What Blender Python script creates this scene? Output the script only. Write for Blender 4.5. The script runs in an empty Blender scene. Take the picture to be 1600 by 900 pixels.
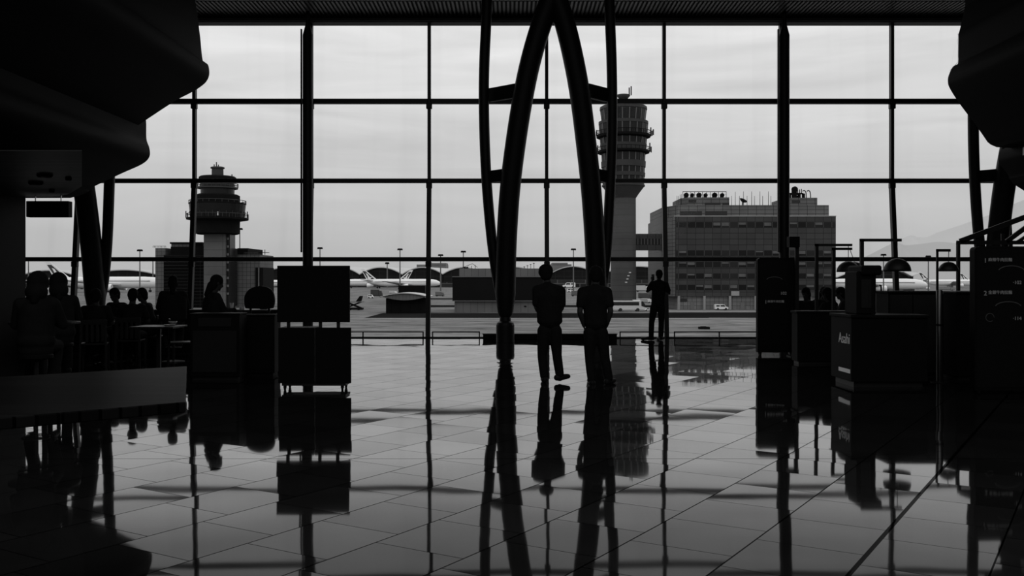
import bpy, math, random
from mathutils import Vector, Matrix, Euler
random.seed(7)
sc = bpy.context.scene
COL = sc.collection
PI = math.pi

# ------------------------------------------------------------------ camera
F, CH, HY = 1500.0, 1.5, 437.0            # focal length in px (1600 wide), eye height, horizon row
cam = bpy.data.cameras.new('camera'); cam.sensor_width = 36.0; cam.lens = 36.0 * F / 1600.0
cam.shift_y = -(450.0 - HY) / 1600.0
cam.clip_end = 20000.0; cam.clip_start = 0.05
co = bpy.data.objects.new('camera', cam); COL.objects.link(co)
co.location = (0, 0, CH); co.rotation_euler = (PI / 2, 0, 0)
sc.camera = co

# ------------------------------------------------------------------ exposure, sky
sc.view_settings.view_transform = 'Standard'; sc.view_settings.look = 'None'
sc.view_settings.gamma = 1.0; sc.view_settings.use_curve_mapping = False
sc.view_settings.exposure = 0.0
sc.cycles.use_denoising = True
sc.cycles.transparent_max_bounces = 24
SKY_L = 0.455                             # overcast luminance at the horizon
w = bpy.data.worlds.new('overcast_sky'); sc.world = w; w.use_nodes = True
nt = w.node_tree; nt.nodes.clear()
def N(nt, t, **k):
    n = nt.nodes.new(t)
    for a, b in k.items(): setattr(n, a, b)
    return n
def mth(nt, op, a, b=None, c=None):
    n = N(nt, 'ShaderNodeMath', operation=op)
    for i, v in enumerate((a, b, c)):
        if v is None: continue
        if isinstance(v, (int, float)): n.inputs[i].default_value = v
        else: nt.links.new(v, n.inputs[i])
    return n.outputs[0]
tc = N(nt, 'ShaderNodeTexCoord'); sx = N(nt, 'ShaderNodeSeparateXYZ'); nt.links.new(tc.outputs['Generated'], sx.inputs[0])
zc = mth(nt, 'MINIMUM', mth(nt, 'MAXIMUM', sx.outputs['Z'], 0.0), 0.45)
base = mth(nt, 'MULTIPLY', mth(nt, 'ADD', mth(nt, 'MULTIPLY', zc, 2.7), 1.0), SKY_L)
mp = N(nt, 'ShaderNodeMapping'); mp.inputs['Scale'].default_value = (1.6, 1.6, 14.0)
nt.links.new(tc.outputs['Generated'], mp.inputs[0])
nz = N(nt, 'ShaderNodeTexNoise'); nz.inputs['Scale'].default_value = 2.2; nz.inputs['Detail'].default_value = 5.0
nz.inputs['Distortion'].default_value = 0.7
nt.links.new(mp.outputs[0], nz.inputs['Vector'])
cl = mth(nt, 'MULTIPLY', mth(nt, 'SUBTRACT', nz.outputs['Fac'], 0.5), 0.55)
cl = mth(nt, 'MULTIPLY', cl, mth(nt, 'MINIMUM', mth(nt, 'MULTIPLY', zc, 7.0), 1.0))
lum = mth(nt, 'MULTIPLY', base, mth(nt, 'ADD', cl, 1.0))
cmb = N(nt, 'ShaderNodeCombineColor')
for i in range(3): nt.links.new(lum, cmb.inputs[i])
bg = N(nt, 'ShaderNodeBackground'); nt.links.new(cmb.outputs[0], bg.inputs['Color'])
nt.links.new(bg.outputs[0], N(nt, 'ShaderNodeOutputWorld').inputs[0])

# unseen fill lights added to lift the blacks: three large panels under the ceiling
for i, x_ in enumerate((-9.0, 0.0, 9.0)):
    ld = bpy.data.lights.new('hall_fill_panel', 'AREA'); ld.shape = 'RECTANGLE'; ld.size = 8.0; ld.size_y = 16.0; ld.energy = 430.0
    lo_ = bpy.data.objects.new('hall_fill_panel', ld); COL.objects.link(lo_); lo_.location = (x_, -3.0, 11.9)

# ------------------------------------------------------------------ helpers
def P(px, py, D):                          # a point of the photograph at its distance D
    return Vector(((px - 800.0) / F * D, D, CH - (py - HY) / F * D))
def X(px, D): return (px - 800.0) / F * D
def Z(py, D): return CH - (py - HY) / F * D

MATS = {}
def mat(name, g, rough=0.6, metal=0.0, var=0.15, scale=4.0, spec=0.5, emit=0.0, stretch=(1, 1, 1)):
    if name in MATS: return MATS[name]
    m = bpy.data.materials.new(name); m.use_nodes = True; nt = m.node_tree
    b = nt.nodes['Principled BSDF']
    t = N(nt, 'ShaderNodeTexCoord'); mpn = N(nt, 'ShaderNodeMapping'); mpn.inputs['Scale'].default_value = stretch
    nt.links.new(t.outputs['Object'], mpn.inputs[0])
    n = N(nt, 'ShaderNodeTexNoise'); n.inputs['Scale'].default_value = scale; n.inputs['Detail'].default_value = 4.0
    nt.links.new(mpn.outputs[0], n.inputs['Vector'])
    v = mth(nt, 'MULTIPLY', mth(nt, 'ADD', mth(nt, 'MULTIPLY', mth(nt, 'SUBTRACT', n.outputs['Fac'], 0.5), 2 * var), 1.0), g)
    c = N(nt, 'ShaderNodeCombineColor')
    for i in range(3): nt.links.new(v, c.inputs[i])
    nt.links.new(c.outputs[0], b.inputs['Base Color'])
    b.inputs['Roughness'].default_value = rough; b.inputs['Metallic'].default_value = metal
    b.inputs['Specular IOR Level'].default_value = spec
    if emit:
        b.inputs['Emission Color'].default_value = (1, 1, 1, 1); b.inputs['Emission Strength'].default_value = emit
    MATS[name] = m
    return m

def grid_mat(name, g, gl, bw, bh, mortar=0.06, rough=0.6, var=0.2, axis='XZ', offset=0.0, g2=None, spec=0.12):
    """cladding panels with joint lines: Brick texture on object coordinates"""
    if name in MATS: return MATS[name]
    m = bpy.data.materials.new(name); m.use_nodes = True; nt = m.node_tree
    b = nt.nodes['Principled BSDF']
    t = N(nt, 'ShaderNodeTexCoord'); s = N(nt, 'ShaderNodeSeparateXYZ'); nt.links.new(t.outputs['Object'], s.inputs[0])
    u = s.outputs['X'] if axis[0] == 'X' else s.outputs['Y']
    if axis == 'SZ': u = mth(nt, 'ADD', s.outputs['X'], s.outputs['Y'])
    vv = s.outputs['Z'] if axis[1] == 'Z' else s.outputs['Y']
    c = N(nt, 'ShaderNodeCombineXYZ'); nt.links.new(u, c.inputs[0]); nt.links.new(vv, c.inputs[1])
    br = N(nt, 'ShaderNodeTexBrick'); br.offset = offset; br.offset_frequency = 2; br.squash = 1.0
    nt.links.new(c.outputs[0], br.inputs['Vector'])
    g2 = g2 if g2 is not None else g * (1 - var)
    br.inputs['Color1'].default_value = (g, g, g, 1); br.inputs['Color2'].default_value = (g2, g2, g2, 1)
    br.inputs['Mortar'].default_value = (gl, gl, gl, 1); br.inputs['Scale'].default_value = 1.0
    br.inputs['Mortar Size'].default_value = mortar; br.inputs['Brick Width'].default_value = bw
    br.inputs['Row Height'].default_value = bh; br.inputs['Mortar Smooth'].default_value = 0.1
    n = N(nt, 'ShaderNodeTexNoise'); n.inputs['Scale'].default_value = 0.15; n.inputs['Detail'].default_value = 5.0
    nt.links.new(t.outputs['Object'], n.inputs['Vector'])
    k = mth(nt, 'ADD', mth(nt, 'MULTIPLY', n.outputs['Fac'], 0.7), 0.65)
    mx = N(nt, 'ShaderNodeVectorMath', operation='SCALE'); nt.links.new(br.outputs['Color'], mx.inputs[0]); nt.links.new(k, mx.inputs['Scale'])
    nt.links.new(mx.outputs[0], b.inputs['Base Color']); b.inputs['Roughness'].default_value = rough; b.inputs['Specular IOR Level'].default_value = spec
    MATS[name] = m
    return m

class MB:
    """collects primitives and links them as one mesh object"""
    def __init__(s): s.v = []; s.f = []; s.sm = []
    def add(s, vs, fs, smooth=False):
        o = len(s.v); s.v += [Vector(v) for v in vs]
        s.f += [tuple(i + o for i in f) for f in fs]; s.sm += [smooth] * len(fs); return s
    def box(s, a, b, M=None):
        x0, x1 = sorted((a[0], b[0])); y0, y1 = sorted((a[1], b[1])); z0, z1 = sorted((a[2], b[2]))
        vs = [Vector(p) for p in ((x0, y0, z0), (x1, y0, z0), (x1, y1, z0), (x0, y1, z0), (x0, y0, z1), (x1, y0, z1), (x1, y1, z1), (x0, y1, z1))]
        if M: vs = [M @ p for p in vs]
        return s.add(vs, [(0, 3, 2, 1), (4, 5, 6, 7), (0, 1, 5, 4), (1, 2, 6, 5), (2, 3, 7, 6), (3, 0, 4, 7)])
    def bar(s, p, q, wd, hd, up=(0, 0, 1)):
        p, q = Vector(p), Vector(q); d = (q - p).normalized(); u = Vector(up)
        sd = d.cross(u)
        if sd.length < 1e-4: sd = d.cross(Vector((0, 1, 0)))
        sd.normalize(); u = sd.cross(d).normalized()
        vs = [c + sd * (a * wd / 2) + u * (b * hd / 2) for c in (p, q) for a, b in ((-1, -1), (1, -1), (1, 1), (-1, 1))]
        return s.add(vs, [(0, 1, 2, 3), (7, 6, 5, 4), (0, 4, 5, 1), (1, 5, 6, 2), (2, 6, 7, 3), (3, 7, 4, 0)])
    def tube(s, pts, rs, n=16, caps=True):
        pts = [Vector(p) for p in pts]
        if isinstance(rs, (int, float)): rs = [rs] * len(pts)
        vs, fs = [], []; ref = None
        for i, p in enumerate(pts):
            d = (pts[min(i + 1, len(pts) - 1)] - pts[max(i - 1, 0)]).normalized()
            if ref is None: ref = Vector((1, 0, 0)) if abs(d.x) < 0.9 else Vector((0, 1, 0))
            a = (ref - d * ref.dot(d)).normalized(); b = d.cross(a); ref = a
            for k in range(n):
                t = 2 * PI * k / n; vs.append(p + (a * math.cos(t) + b * math.sin(t)) * rs[i])
        for i in range(len(pts) - 1):
            for k in range(n):
                fs.append((i * n + k, i * n + (k + 1) % n, (i + 1) * n + (k + 1) % n, (i + 1) * n + k))
        s.add(vs, fs, True)
        if caps:
            s.add(vs[:n], [tuple(range(n))[::-1]]); s.add(vs[-n:], [tuple(range(n))])
        return s
    def lathe(s, c, prof, n=32, smooth=False, axis='Z', a0=0.0):
        c = Vector(c); vs, fs = [], []
        for r, h in prof:
            for k in range(n):
                t = a0 + 2 * PI * k / n
                if axis == 'Z': vs.append(c + Vector((r * math.cos(t), r * math.sin(t), h)))
                elif axis == 'X': vs.append(c + Vector((h, r * math.cos(t), r * math.sin(t))))
                else: vs.append(c + Vector((r * math.cos(t), h, r * math.sin(t))))
        m = len(prof)
        for i in range(m - 1):
            for k in range(n):
                fs.append((i * n + k, i * n + (k + 1) % n, (i + 1) * n + (k + 1) % n, (i + 1) * n + k))
        s.add(vs, fs, smooth)
        s.add(vs[:n], [tuple(range(n))[::-1]]); s.add(vs[-n:], [tuple(range(n))])
        return s
    def prism(s, poly, fn0, fn1):
        """polygon swept between two placements; fn maps (u,v) to a point"""
        n = len(poly); a = [Vector(fn0(*p)) for p in poly]; b = [Vector(fn1(*p)) for p in poly]
        fs = [tuple(range(n)), tuple(range(2 * n - 1, n - 1, -1))]
        fs += [(i, n + i, n + (i + 1) % n, (i + 1) % n) for i in range(n)]
        return s.add(a + b, fs)
    def ell(s, c, r, n=14, M=None):
        c = Vector(c); r = (r, r, r) if isinstance(r, (int, float)) else r
        vs, fs = [], []
        for i in range(n + 1):
            ph = PI * i / n
            for k in range(2 * n):
                t = PI * k / n
                p = Vector((r[0] * math.sin(ph) * math.cos(t), r[1] * math.sin(ph) * math.sin(t), r[2] * math.cos(ph)))
                vs.append(c + (M @ p if M else p))
        for i in range(n):
            for k in range(2 * n):
                k2 = (k + 1) % (2 * n)
                fs.append((i * 2 * n + k, (i + 1) * 2 * n + k, (i + 1) * 2 * n + k2, i * 2 * n + k2))
        return s.add(vs, fs, True)
    def cap(s, p, q, r0, r1, n=12):        # tapered capsule
        p, q = Vector(p), Vector(q)
        d = q - p
        if d.length < 1e-5: return s.ell(p, r0, 8)
        d.normalize(); s.ell(p, r0, 7); s.ell(q, r1, 7)
        return s.tube([p, q], [r0, r1], n)
    def build(s, name, m, parent=None, bevel=0.0, link=True):
        off = Vector((0, 0, 0)); q = parent
        while q is not None: off += Vector(q.location); q = q.parent
        me = bpy.data.meshes.new(name)
        me.from_pydata([v - off for v in s.v], [], s.f)
        me.polygons.foreach_set('use_smooth', s.sm)
        import bmesh
        bm = bmesh.new(); bm.from_mesh(me)
        bmesh.ops.recalc_face_normals(bm, faces=bm.faces[:]); bm.to_mesh(me); bm.free()
        me.update()
        if m: me.materials.append(m)
        o = bpy.data.objects.new(name, me)
        if link: COL.objects.link(o)
        if parent is not None: o.parent = parent
        if bevel:
            b = o.modifiers.new('bevel', 'BEVEL'); b.width = bevel; b.segments = 3; b.limit_method = 'ANGLE'; b.angle_limit = 0.7
        return o

def tag(o, label=None, cat=None, group=None, kind=None):
    if label: o['label'] = label
    if cat: o['category'] = cat
    if group: o['group'] = group
    if kind: o['kind'] = kind
    return o
def thing(name, label, cat, loc=(0, 0, 0), group=None, kind=None):
    o = bpy.data.objects.new(name, None); COL.objects.link(o); o.location = loc
    o.empty_display_size = 0.2
    return tag(o, label, cat, group, kind)
def dup(root, loc, rz=0.0, label=None, group=None, scale=None):
    """copy a thing, its parts and their sub-parts"""
    r = root.copy(); COL.objects.link(r); r.location = loc; r.rotation_euler = (0, 0, rz)
    if scale: r.scale = scale
    if label: r['label'] = label
    if group: r['group'] = group
    for ch in list(root.children):
        c = ch.copy(); COL.objects.link(c); c.parent = r
        for g in ch.children:
            d = g.copy(); COL.objects.link(d); d.parent = c
    return r
def struct(name, mb, m, bevel=0.0): return tag(mb.build(name, m, None, bevel), kind='structure')
def smooth_path(pts, n=8):                 # Catmull-Rom through the points
    pts = [Vector(p) for p in pts]; out = []
    for i in range(len(pts) - 1):
        p0, p1, p2, p3 = pts[max(i - 1, 0)], pts[i], pts[i + 1], pts[min(i + 2, len(pts) - 1)]
        for k in range(n):
            t = k / n
            out.append(0.5 * ((2 * p1) + (p2 - p0) * t + (2 * p0 - 5 * p1 + 4 * p2 - p3) * t * t + (3 * p1 - p0 - 3 * p2 + p3) * t ** 3))
    out.append(pts[-1]); return out
def text_part(body, name, m, parent, loc, size, rot=(PI / 2, 0, 0), label=None, align='LEFT', width=1.0):
    cu = bpy.data.curves.new(name, 'FONT'); cu.body = body; cu.size = size; cu.extrude = 0.002; cu.align_x = align
    t = bpy.data.objects.new(name + '_tmp', cu); COL.objects.link(t)
    bpy.context.view_layer.update()
    dg = bpy.context.evaluated_depsgraph_get()
    me = bpy.data.meshes.new_from_object(t.evaluated_get(dg)); me.name = name
    bpy.data.objects.remove(t, do_unlink=True); bpy.data.curves.remove(cu)
    me.materials.clear(); me.materials.append(m)
    o = bpy.data.objects.new(name, me); COL.objects.link(o)
    off = Vector((0, 0, 0)); q = parent
    while q is not None: off += Vector(q.location); q = q.parent
    o.parent = parent; o.location = Vector(loc) - off; o.rotation_euler = rot; o.scale = (width, 1, 1)
    if label: o['label'] = label
    return o

# ------------------------------------------------------------------ materials
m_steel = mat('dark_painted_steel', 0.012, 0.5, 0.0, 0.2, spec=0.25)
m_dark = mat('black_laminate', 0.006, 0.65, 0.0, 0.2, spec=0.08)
m_wallin = mat('dark_hall_wall', 0.03, 0.8, 0.0, 0.2, 0.8)
m_ceil = mat('dark_hall_ceiling', 0.04, 0.9, 0.0, 0.1, 0.5)
m_soffit = mat('ribbed_soffit_metal', 0.16, 0.35, 0.0, 0.1)
m_edge = mat('pale_edge_trim', 0.45, 0.4, 0.0, 0.1)
m_rib = mat('dark_soffit_gap', 0.012, 0.8)
m_mull = mat('mullion_aluminium', 0.014, 0.45, 0.0, 0.15, spec=0.3)
m_chrome = mat('polished_steel', 0.6, 0.15, 1.0, 0.05)
m_cloth = mat('dark_cotton', 0.013, 0.9, 0.0, 0.35, 9.0, spec=0.05)
m_cloth2 = mat('charcoal_denim', 0.012, 0.9, 0.0, 0.35, 14.0, spec=0.05)
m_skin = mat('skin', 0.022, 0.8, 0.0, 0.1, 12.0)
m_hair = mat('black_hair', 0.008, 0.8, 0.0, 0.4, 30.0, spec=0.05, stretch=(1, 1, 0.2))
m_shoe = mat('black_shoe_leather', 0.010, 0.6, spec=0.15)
m_wood = mat('dark_stained_wood', 0.014, 0.45, 0.0, 0.6, 6.0, spec=0.2, stretch=(0.6, 14, 6))
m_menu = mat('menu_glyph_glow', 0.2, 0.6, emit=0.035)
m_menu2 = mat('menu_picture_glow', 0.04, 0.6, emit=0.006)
m_plate = mat('glazed_ceramic', 0.35, 0.2)

# glass
m_glass = bpy.data.materials.new('window_glass'); m_glass.use_nodes = True; nt = m_glass.node_tree; nt.nodes.clear()
tr = N(nt, 'ShaderNodeBsdfTransparent'); gl = N(nt, 'ShaderNodeBsdfGlossy'); gl.inputs['Roughness'].default_value = 0.0
tr.inputs['Color'].default_value = (0.985, 0.985, 0.985, 1)
tcg = N(nt, 'ShaderNodeTexCoord'); mpg = N(nt, 'ShaderNodeMapping'); mpg.inputs['Scale'].default_value = (2.2, 1, 0.12)
nt.links.new(tcg.outputs['Object'], mpg.inputs[0])
ng = N(nt, 'ShaderNodeTexNoise'); ng.inputs['Scale'].default_value = 0.9; nt.links.new(mpg.outputs[0], ng.inputs['Vector'])
cg = mth(nt, 'SUBTRACT', 1.0, mth(nt, 'MULTIPLY', mth(nt, 'MAXIMUM', mth(nt, 'SUBTRACT', ng.outputs['Fac'], 0.5), 0.0), 0.08))  # vertical streaks in the tint stand in for reflections of the hall
ccg = N(nt, 'ShaderNodeCombineColor')
for i in range(3): nt.links.new(cg, ccg.inputs[i])
nt.links.new(ccg.outputs[0], tr.inputs['Color'])
fr = N(nt, 'ShaderNodeFresnel'); fr.inputs['IOR'].default_value = 1.10
mixg = N(nt, 'ShaderNodeMixShader'); nt.links.new(fr.outputs[0], mixg.inputs[0]); nt.links.new(tr.outputs[0], mixg.inputs[1]); nt.links.new(gl.outputs[0], mixg.inputs[2])
nt.links.new(mixg.outputs[0], N(nt, 'ShaderNodeOutputMaterial').inputs[0])

# polished stone floor: 60 cm tiles laid in running bond, turned 31.9 degrees, each lying slightly out of true
TH = math.radians(31.9); TS, TC = math.sin(TH), math.cos(TH)
m_floor = bpy.data.materials.new('polished_stone_tiles'); m_floor.use_nodes = True; nt = m_floor.node_tree
b = nt.nodes['Principled BSDF']
g = N(nt, 'ShaderNodeNewGeometry'); s = N(nt, 'ShaderNodeSeparateXYZ'); nt.links.new(g.outputs['Position'], s.inputs[0])
px_, py_ = s.outputs['X'], s.outputs['Y']
sv = mth(nt, 'SUBTRACT', mth(nt, 'MULTIPLY', px_, TC), mth(nt, 'MULTIPLY', py_, TS))
tv = mth(nt, 'ADD', mth(nt, 'MULTIPLY', px_, TS), mth(nt, 'MULTIPLY', py_, TC))
rr = mth(nt, 'DIVIDE', mth(nt, 'ADD', sv, 4.165), 0.608); row = mth(nt, 'FLOOR', rr); rf = mth(nt, 'SUBTRACT', rr, row)
cc = mth(nt, 'SUBTRACT', mth(nt, 'DIVIDE', mth(nt, 'SUBTRACT', tv, 3.84), 0.605), mth(nt, 'MULTIPLY', row, 0.6667)); colm = mth(nt, 'FLOOR', cc); cf = mth(nt, 'SUBTRACT', cc, colm)
def near_edge(f, wd): return mth(nt, 'LESS_THAN', mth(nt, 'MINIMUM', f, mth(nt, 'SUBTRACT', 1.0, f)), wd)
gr = mth(nt, 'MAXIMUM', near_edge(rf, 0.0085), near_edge(cf, 0.0060))
def line_at(v, at, hw): return mth(nt, 'LESS_THAN', mth(nt, 'ABSOLUTE', mth(nt, 'SUBTRACT', v, at)), hw)
seam = mth(nt, 'MAXIMUM', line_at(sv, -1.125, 0.014), mth(nt, 'MAXIMUM', line_at(py_, 8.04, 0.007), line_at(py_, 16.07, 0.012)))
gr = mth(nt, 'MAXIMUM', gr, seam)
cid = N(nt, 'ShaderNodeCombineXYZ'); nt.links.new(row, cid.inputs[0]); nt.links.new(colm, cid.inputs[1])
wn = N(nt, 'ShaderNodeTexWhiteNoise', noise_dimensions='3D'); nt.links.new(cid.outputs[0], wn.inputs['Vector'])
def vop(op, a, b_=None, sc_=None):
    n = N(nt, 'ShaderNodeVectorMath', operation=op)
    for i, v in enumerate((a, b_)):
        if v is None: continue
        if isinstance(v, tuple): n.inputs[i].default_value = v
        else: nt.links.new(v, n.inputs[i])
    if sc_ is not None:
        if isinstance(sc_, (int, float)): n.inputs['Scale'].default_value = sc_
        else: nt.links.new(sc_, n.inputs['Scale'])
    return n.outputs[0]
tilt = vop('SCALE', vop('SUBTRACT', wn.outputs['Color'], (0.5, 0.5, 0.5)), None, 0.010)
nw = N(nt, 'ShaderNodeTexNoise'); nw.inputs['Scale'].default_value = 1.6; nw.inputs['Detail'].default_value = 1.0
off = vop('ADD', g.outputs['Position'], vop('SCALE', wn.outputs['Color'], None, 40.0)); nt.links.new(off, nw.inputs['Vector'])
wav = vop('SCALE', vop('SUBTRACT', nw.outputs['Color'], (0.5, 0.5, 0.5)), None, 0.0045)
nrm = vop('NORMALIZE', vop('ADD', vop('MULTIPLY', vop('ADD', tilt, wav), (1, 1, 0)), (0, 0, 1)))
n1 = N(nt, 'ShaderNodeTexNoise'); n1.inputs['Scale'].default_value = 1.1; n1.inputs['Detail'].default_value = 6.0
nt.links.new(g.outputs['Position'], n1.inputs['Vector'])
n2 = N(nt, 'ShaderNodeTexNoise'); n2.inputs['Scale'].default_value = 55.0; n2.inputs['Detail'].default_value = 3.0
nt.links.new(g.outputs['Position'], n2.inputs['Vector'])
keep = mth(nt, 'SUBTRACT', 1.0, gr)
tone = mth(nt, 'ADD', 0.012, mth(nt, 'MULTIPLY', wn.outputs['Value'], 0.010))
tone = mth(nt, 'MULTIPLY', tone, mth(nt, 'ADD', 0.5, n1.outputs['Fac']))
tone = mth(nt, 'MULTIPLY', tone, mth(nt, 'ADD', mth(nt, 'MULTIPLY', keep, 0.93), 0.07))
cfl = N(nt, 'ShaderNodeCombineColor')
for i in range(3): nt.links.new(tone, cfl.inputs[i])
nt.nodes.remove(b)
lw = N(nt, 'ShaderNodeVectorMath', operation='DOT_PRODUCT'); nt.links.new(g.outputs['Incoming'], lw.inputs[0]); lw.inputs[1].default_value = (0, 0, 1)
ck = mth(nt, 'ABSOLUTE', lw.outputs['Value'])
cr = N(nt, 'ShaderNodeFloatCurve'); nt.links.new(mth(nt, 'MULTIPLY', ck, 2.0), cr.inputs['Value'])      # polish reflects most at glancing angles
cv = cr.mapping.curves[0]
for q_ in ((0.08, 0.88), (0.165, 0.76), (0.33, 0.54), (0.42, 0.33), (0.51, 0.155), (0.7, 0.07)): cv.points.new(*q_)
cv.points[0].location = (0, 1.0); cv.points[-1].location = (1.0, 0.05); cr.mapping.update()
spf = mth(nt, 'ADD', mth(nt, 'ADD', 0.80, mth(nt, 'MULTIPLY', wn.outputs['Value'], 0.11)), mth(nt, 'ADD', mth(nt, 'MULTIPLY', n1.outputs['Fac'], 0.20), mth(nt, 'MULTIPLY', n2.outputs['Fac'], 0.10)))
spf = mth(nt, 'MULTIPLY', spf, mth(nt, 'ADD', mth(nt, 'MULTIPLY', keep, 0.88), 0.12))
fac = mth(nt, 'MINIMUM', mth(nt, 'MULTIPLY', cr.outputs[0], spf), 1.0)
ro = mth(nt, 'ADD', 0.022, mth(nt, 'MULTIPLY', n1.outputs['Fac'], 0.025))
df = N(nt, 'ShaderNodeBsdfDiffuse'); nt.links.new(cfl.outputs[0], df.inputs['Color'])
gs = N(nt, 'ShaderNodeBsdfGlossy'); nt.links.new(ro, gs.inputs['Roughness']); nt.links.new(nrm, gs.inputs['Normal'])
mxf = N(nt, 'ShaderNodeMixShader'); nt.links.new(fac, mxf.inputs[0]); nt.links.new(df.outputs[0], mxf.inputs[1]); nt.links.new(gs.outputs[0], mxf.inputs[2])
nt.links.new(mxf.outputs[0], nt.nodes['Material Output'].inputs[0])

# ================================================================== THE HALL
XL, XR = -17.4, 19.0
struct('floor', MB().box((XL, -12, -0.3), (XR, 25.0, 0)), m_floor)
struct('ceiling', MB().box((XL, -12, 12), (XR, 25.6, 12.3)), m_ceil)
struct('wall_back', MB().box((XL, -12.3, -0.3), (XR, -12, 12.3)), m_wallin)
struct('wall_left', MB().box((XL - 0.3, -12, -0.3), (XL, 25.6, 12.3)), m_wallin)
struct('wall_right', MB().box((XR, -12, -0.3), (XR + 0.3, 25.6, 12.3)), m_wallin)
DG, DB, ZB = 25.2, 24.78, 4.09            # glass plane, its foot, and the height from which it leans in
ZT = 8.15
struct('wall_front', MB().box((XL, 25.05, ZT + 0.2), (XR, 25.4, 12)), m_ceil)
struct('trim_1', MB().box((XL, 23.66, 8.44), (XR, 23.9, 12)), m_rib)           # bulkhead above the soffit
struct('trim_2', MB().box((XL, 23.60, 8.38), (XR, 23.66, 8.42)), m_edge)       # bright edge of the soffit
so = MB()
so.box((XL, 23.66, 8.40), (XR, 25.2, 8.44))
struct('ceiling_soffit', so, m_rib)
ri = MB(); x = XL
while x < XR:
    ri.box((x, 23.7, 8.365), (x + 0.052, 24.95, 8.40)); x += 0.106
struct('trim_3', ri, m_soffit)
struct('trim_4', MB().box((XL, 24.95, ZT + 0.04), (XR, 25.3, 8.40)), m_steel)   # head beam
struct('trim_5', MB().box((XL, 24.90, 8.21), (XR, 24.95, 8.29)), m_soffit)
def gy(z): return DG if z >= ZB else DB + (DG - DB) * z / ZB
MPX = [-230, -55, 125, 305, 487, 671, 854, 1037, 1219, 1392, 1570, 1750, 1930]
MX = [X(p, DG) for p in MPX]
for i, x in enumerate(MX):
    wd = 0.085
    mm = MB()
    mm.bar((x, DG - 0.05, ZT + 0.1), (x, DG - 0.05, ZB), wd, 0.16, (0, 1, 0))
    mm.bar((x, DG - 0.05, ZB + 0.02), (x, DB - 0.05, 0), wd * 1.35, 0.16, (0, 1, 0))
    for z in (2.03, 4.09, 6.17):           # bolted splice plates at the transoms
        mm.box((x - 0.075, gy(z) - 0.15, z - 0.20), (x + 0.075, gy(z) - 0.02, z - 0.06))
    struct('trim_%d' % (10 + i), mm, m_mull, 0.012)
ZR = [0.0, 2.03, 4.09, 6.17, ZT + 0.06]
for i in range(len(MX) - 1):
    x0, x1 = MX[i], MX[i + 1]
    wn_ = thing('window_%d' % (i + 1), None, None, ((x0 + x1) / 2, DG, 0), kind='structure')
    for r in range(4):
        z0, z1 = ZR[r], ZR[r + 1]
        p = MB(); y0, y1 = gy(z0) + 0.05, gy(z1) + 0.05
        vs = [(x0, y0, z0), (x1, y0, z0), (x1, y1, z1), (x0, y1, z1)]
        p.add(vs + [(a, b_ + 0.02, c_) for a, b_, c_ in vs], [(0, 1, 2, 3), (7, 6, 5, 4), (0, 4, 5, 1), (1, 5, 6, 2), (2, 6, 7, 3), (3, 7, 4, 0)])
        p.build('pane', m_glass, wn_)
        if r:
            h = 0.11 if r < 3 else 0.125
            MB().box((x0 + 0.04, gy(z0) - 0.12, z0 - h / 2), (x1 - 0.04, gy(z0) + 0.04, z0 + h / 2)).build('transom', m_mull, wn_, 0.01)
    MB().box((x0 + 0.04, DB - 0.1, 0), (x1 - 0.04, DB + 0.08, 0.03)).build('sill', m_mull, wn_)

# ------------------------------------------------------------------ curved steel frames in front of the glass
DF = 23.3
def lean(z): return DF - 0.85 * max(z, 0) / 8.1
def frame_pts(lst, leaning):
    out = []
    for px, py in lst:
        D = DF
        for _ in range(4): D = lean(Z(py, D)) if leaning else DF - 0.03 * max(Z(py, D), 0)
        out.append(P(px, py, D))
    return out
LEGL = [(789.5, 492), (790, 440), (791.5, 380), (796.5, 300), (805.5, 225), (817.5, 150), (830, 92), (846, 38), (865, -14)]
LEGR = [(932.5, 492), (931.5, 440), (929.5, 380), (924, 300), (916, 225), (906.5, 150), (896, 92), (883, 38), (866, -14)]
OUTL = [(787, 478), (778, 440), (769, 380), (761.5, 300), (757.5, 225), (756, 150), (757, 92), (759.5, 38), (762, -40)]
OUTR = [(934, 478), (942, 440), (948.5, 380), (953, 300), (956, 225), (956.5, 150), (955.5, 92), (953.5, 38), (951, -40)]
fx = X(861, DF)
frame0 = thing('steel_column_frame', 'pair of curved black steel legs meeting in a pointed arch at the centre of the glass wall', 'column', (fx, DF, 0), 'curved steel frames along the glass wall')
for pts in (LEGL, LEGR):
    q = smooth_path(frame_pts(pts, True), 6)
    rad = [0.17 + 0.075 * min(1, i / 4) for i in range(len(q))]
    MB().tube(q, rad, 24).build('leg', m_steel, frame0)
    bx, by = q[0].x, q[0].y
    MB().lathe((bx, by, 0), [(0.22, 0), (0.22, 0.40), (0.20, 0.46), (0.14, 0.50), (0.13, 0.60), (0.17, 0.66)], 28, False).build('base_joint', m_steel, frame0)
for pts in (OUTL, OUTR):
    q = smooth_path(frame_pts(pts, False), 6)
    MB().tube(q, 0.125, 20).build('outer_tube', m_steel, frame0)
for a, b_, h in (((766, 149), (808, 138), 0.33), ((769, 276), (790, 269), 0.29), ((776, 402), (790, 399), 0.3),
                 ((948, 149), (914, 138), 0.33), ((947, 276), (930, 269), 0.29), ((942, 402), (931, 399), 0.3)):
    pa = P(a[0], a[1], DF - 0.03); zl = pa.z; pb = P(b_[0], a[1], DF); pb.y = lean(zl); pb.z = zl
    MB().bar(pa, pb, 0.12, h).build('brace', m_steel, frame0, 0.01)
MB().lathe((X(865.5, 22.45), 22.45, 8.0), [(0.1, -0.1), (0.28, 0.1), (0.3, 0.5), (0.3, 1.4)], 24, True).build('apex_joint', m_steel, frame0)
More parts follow.
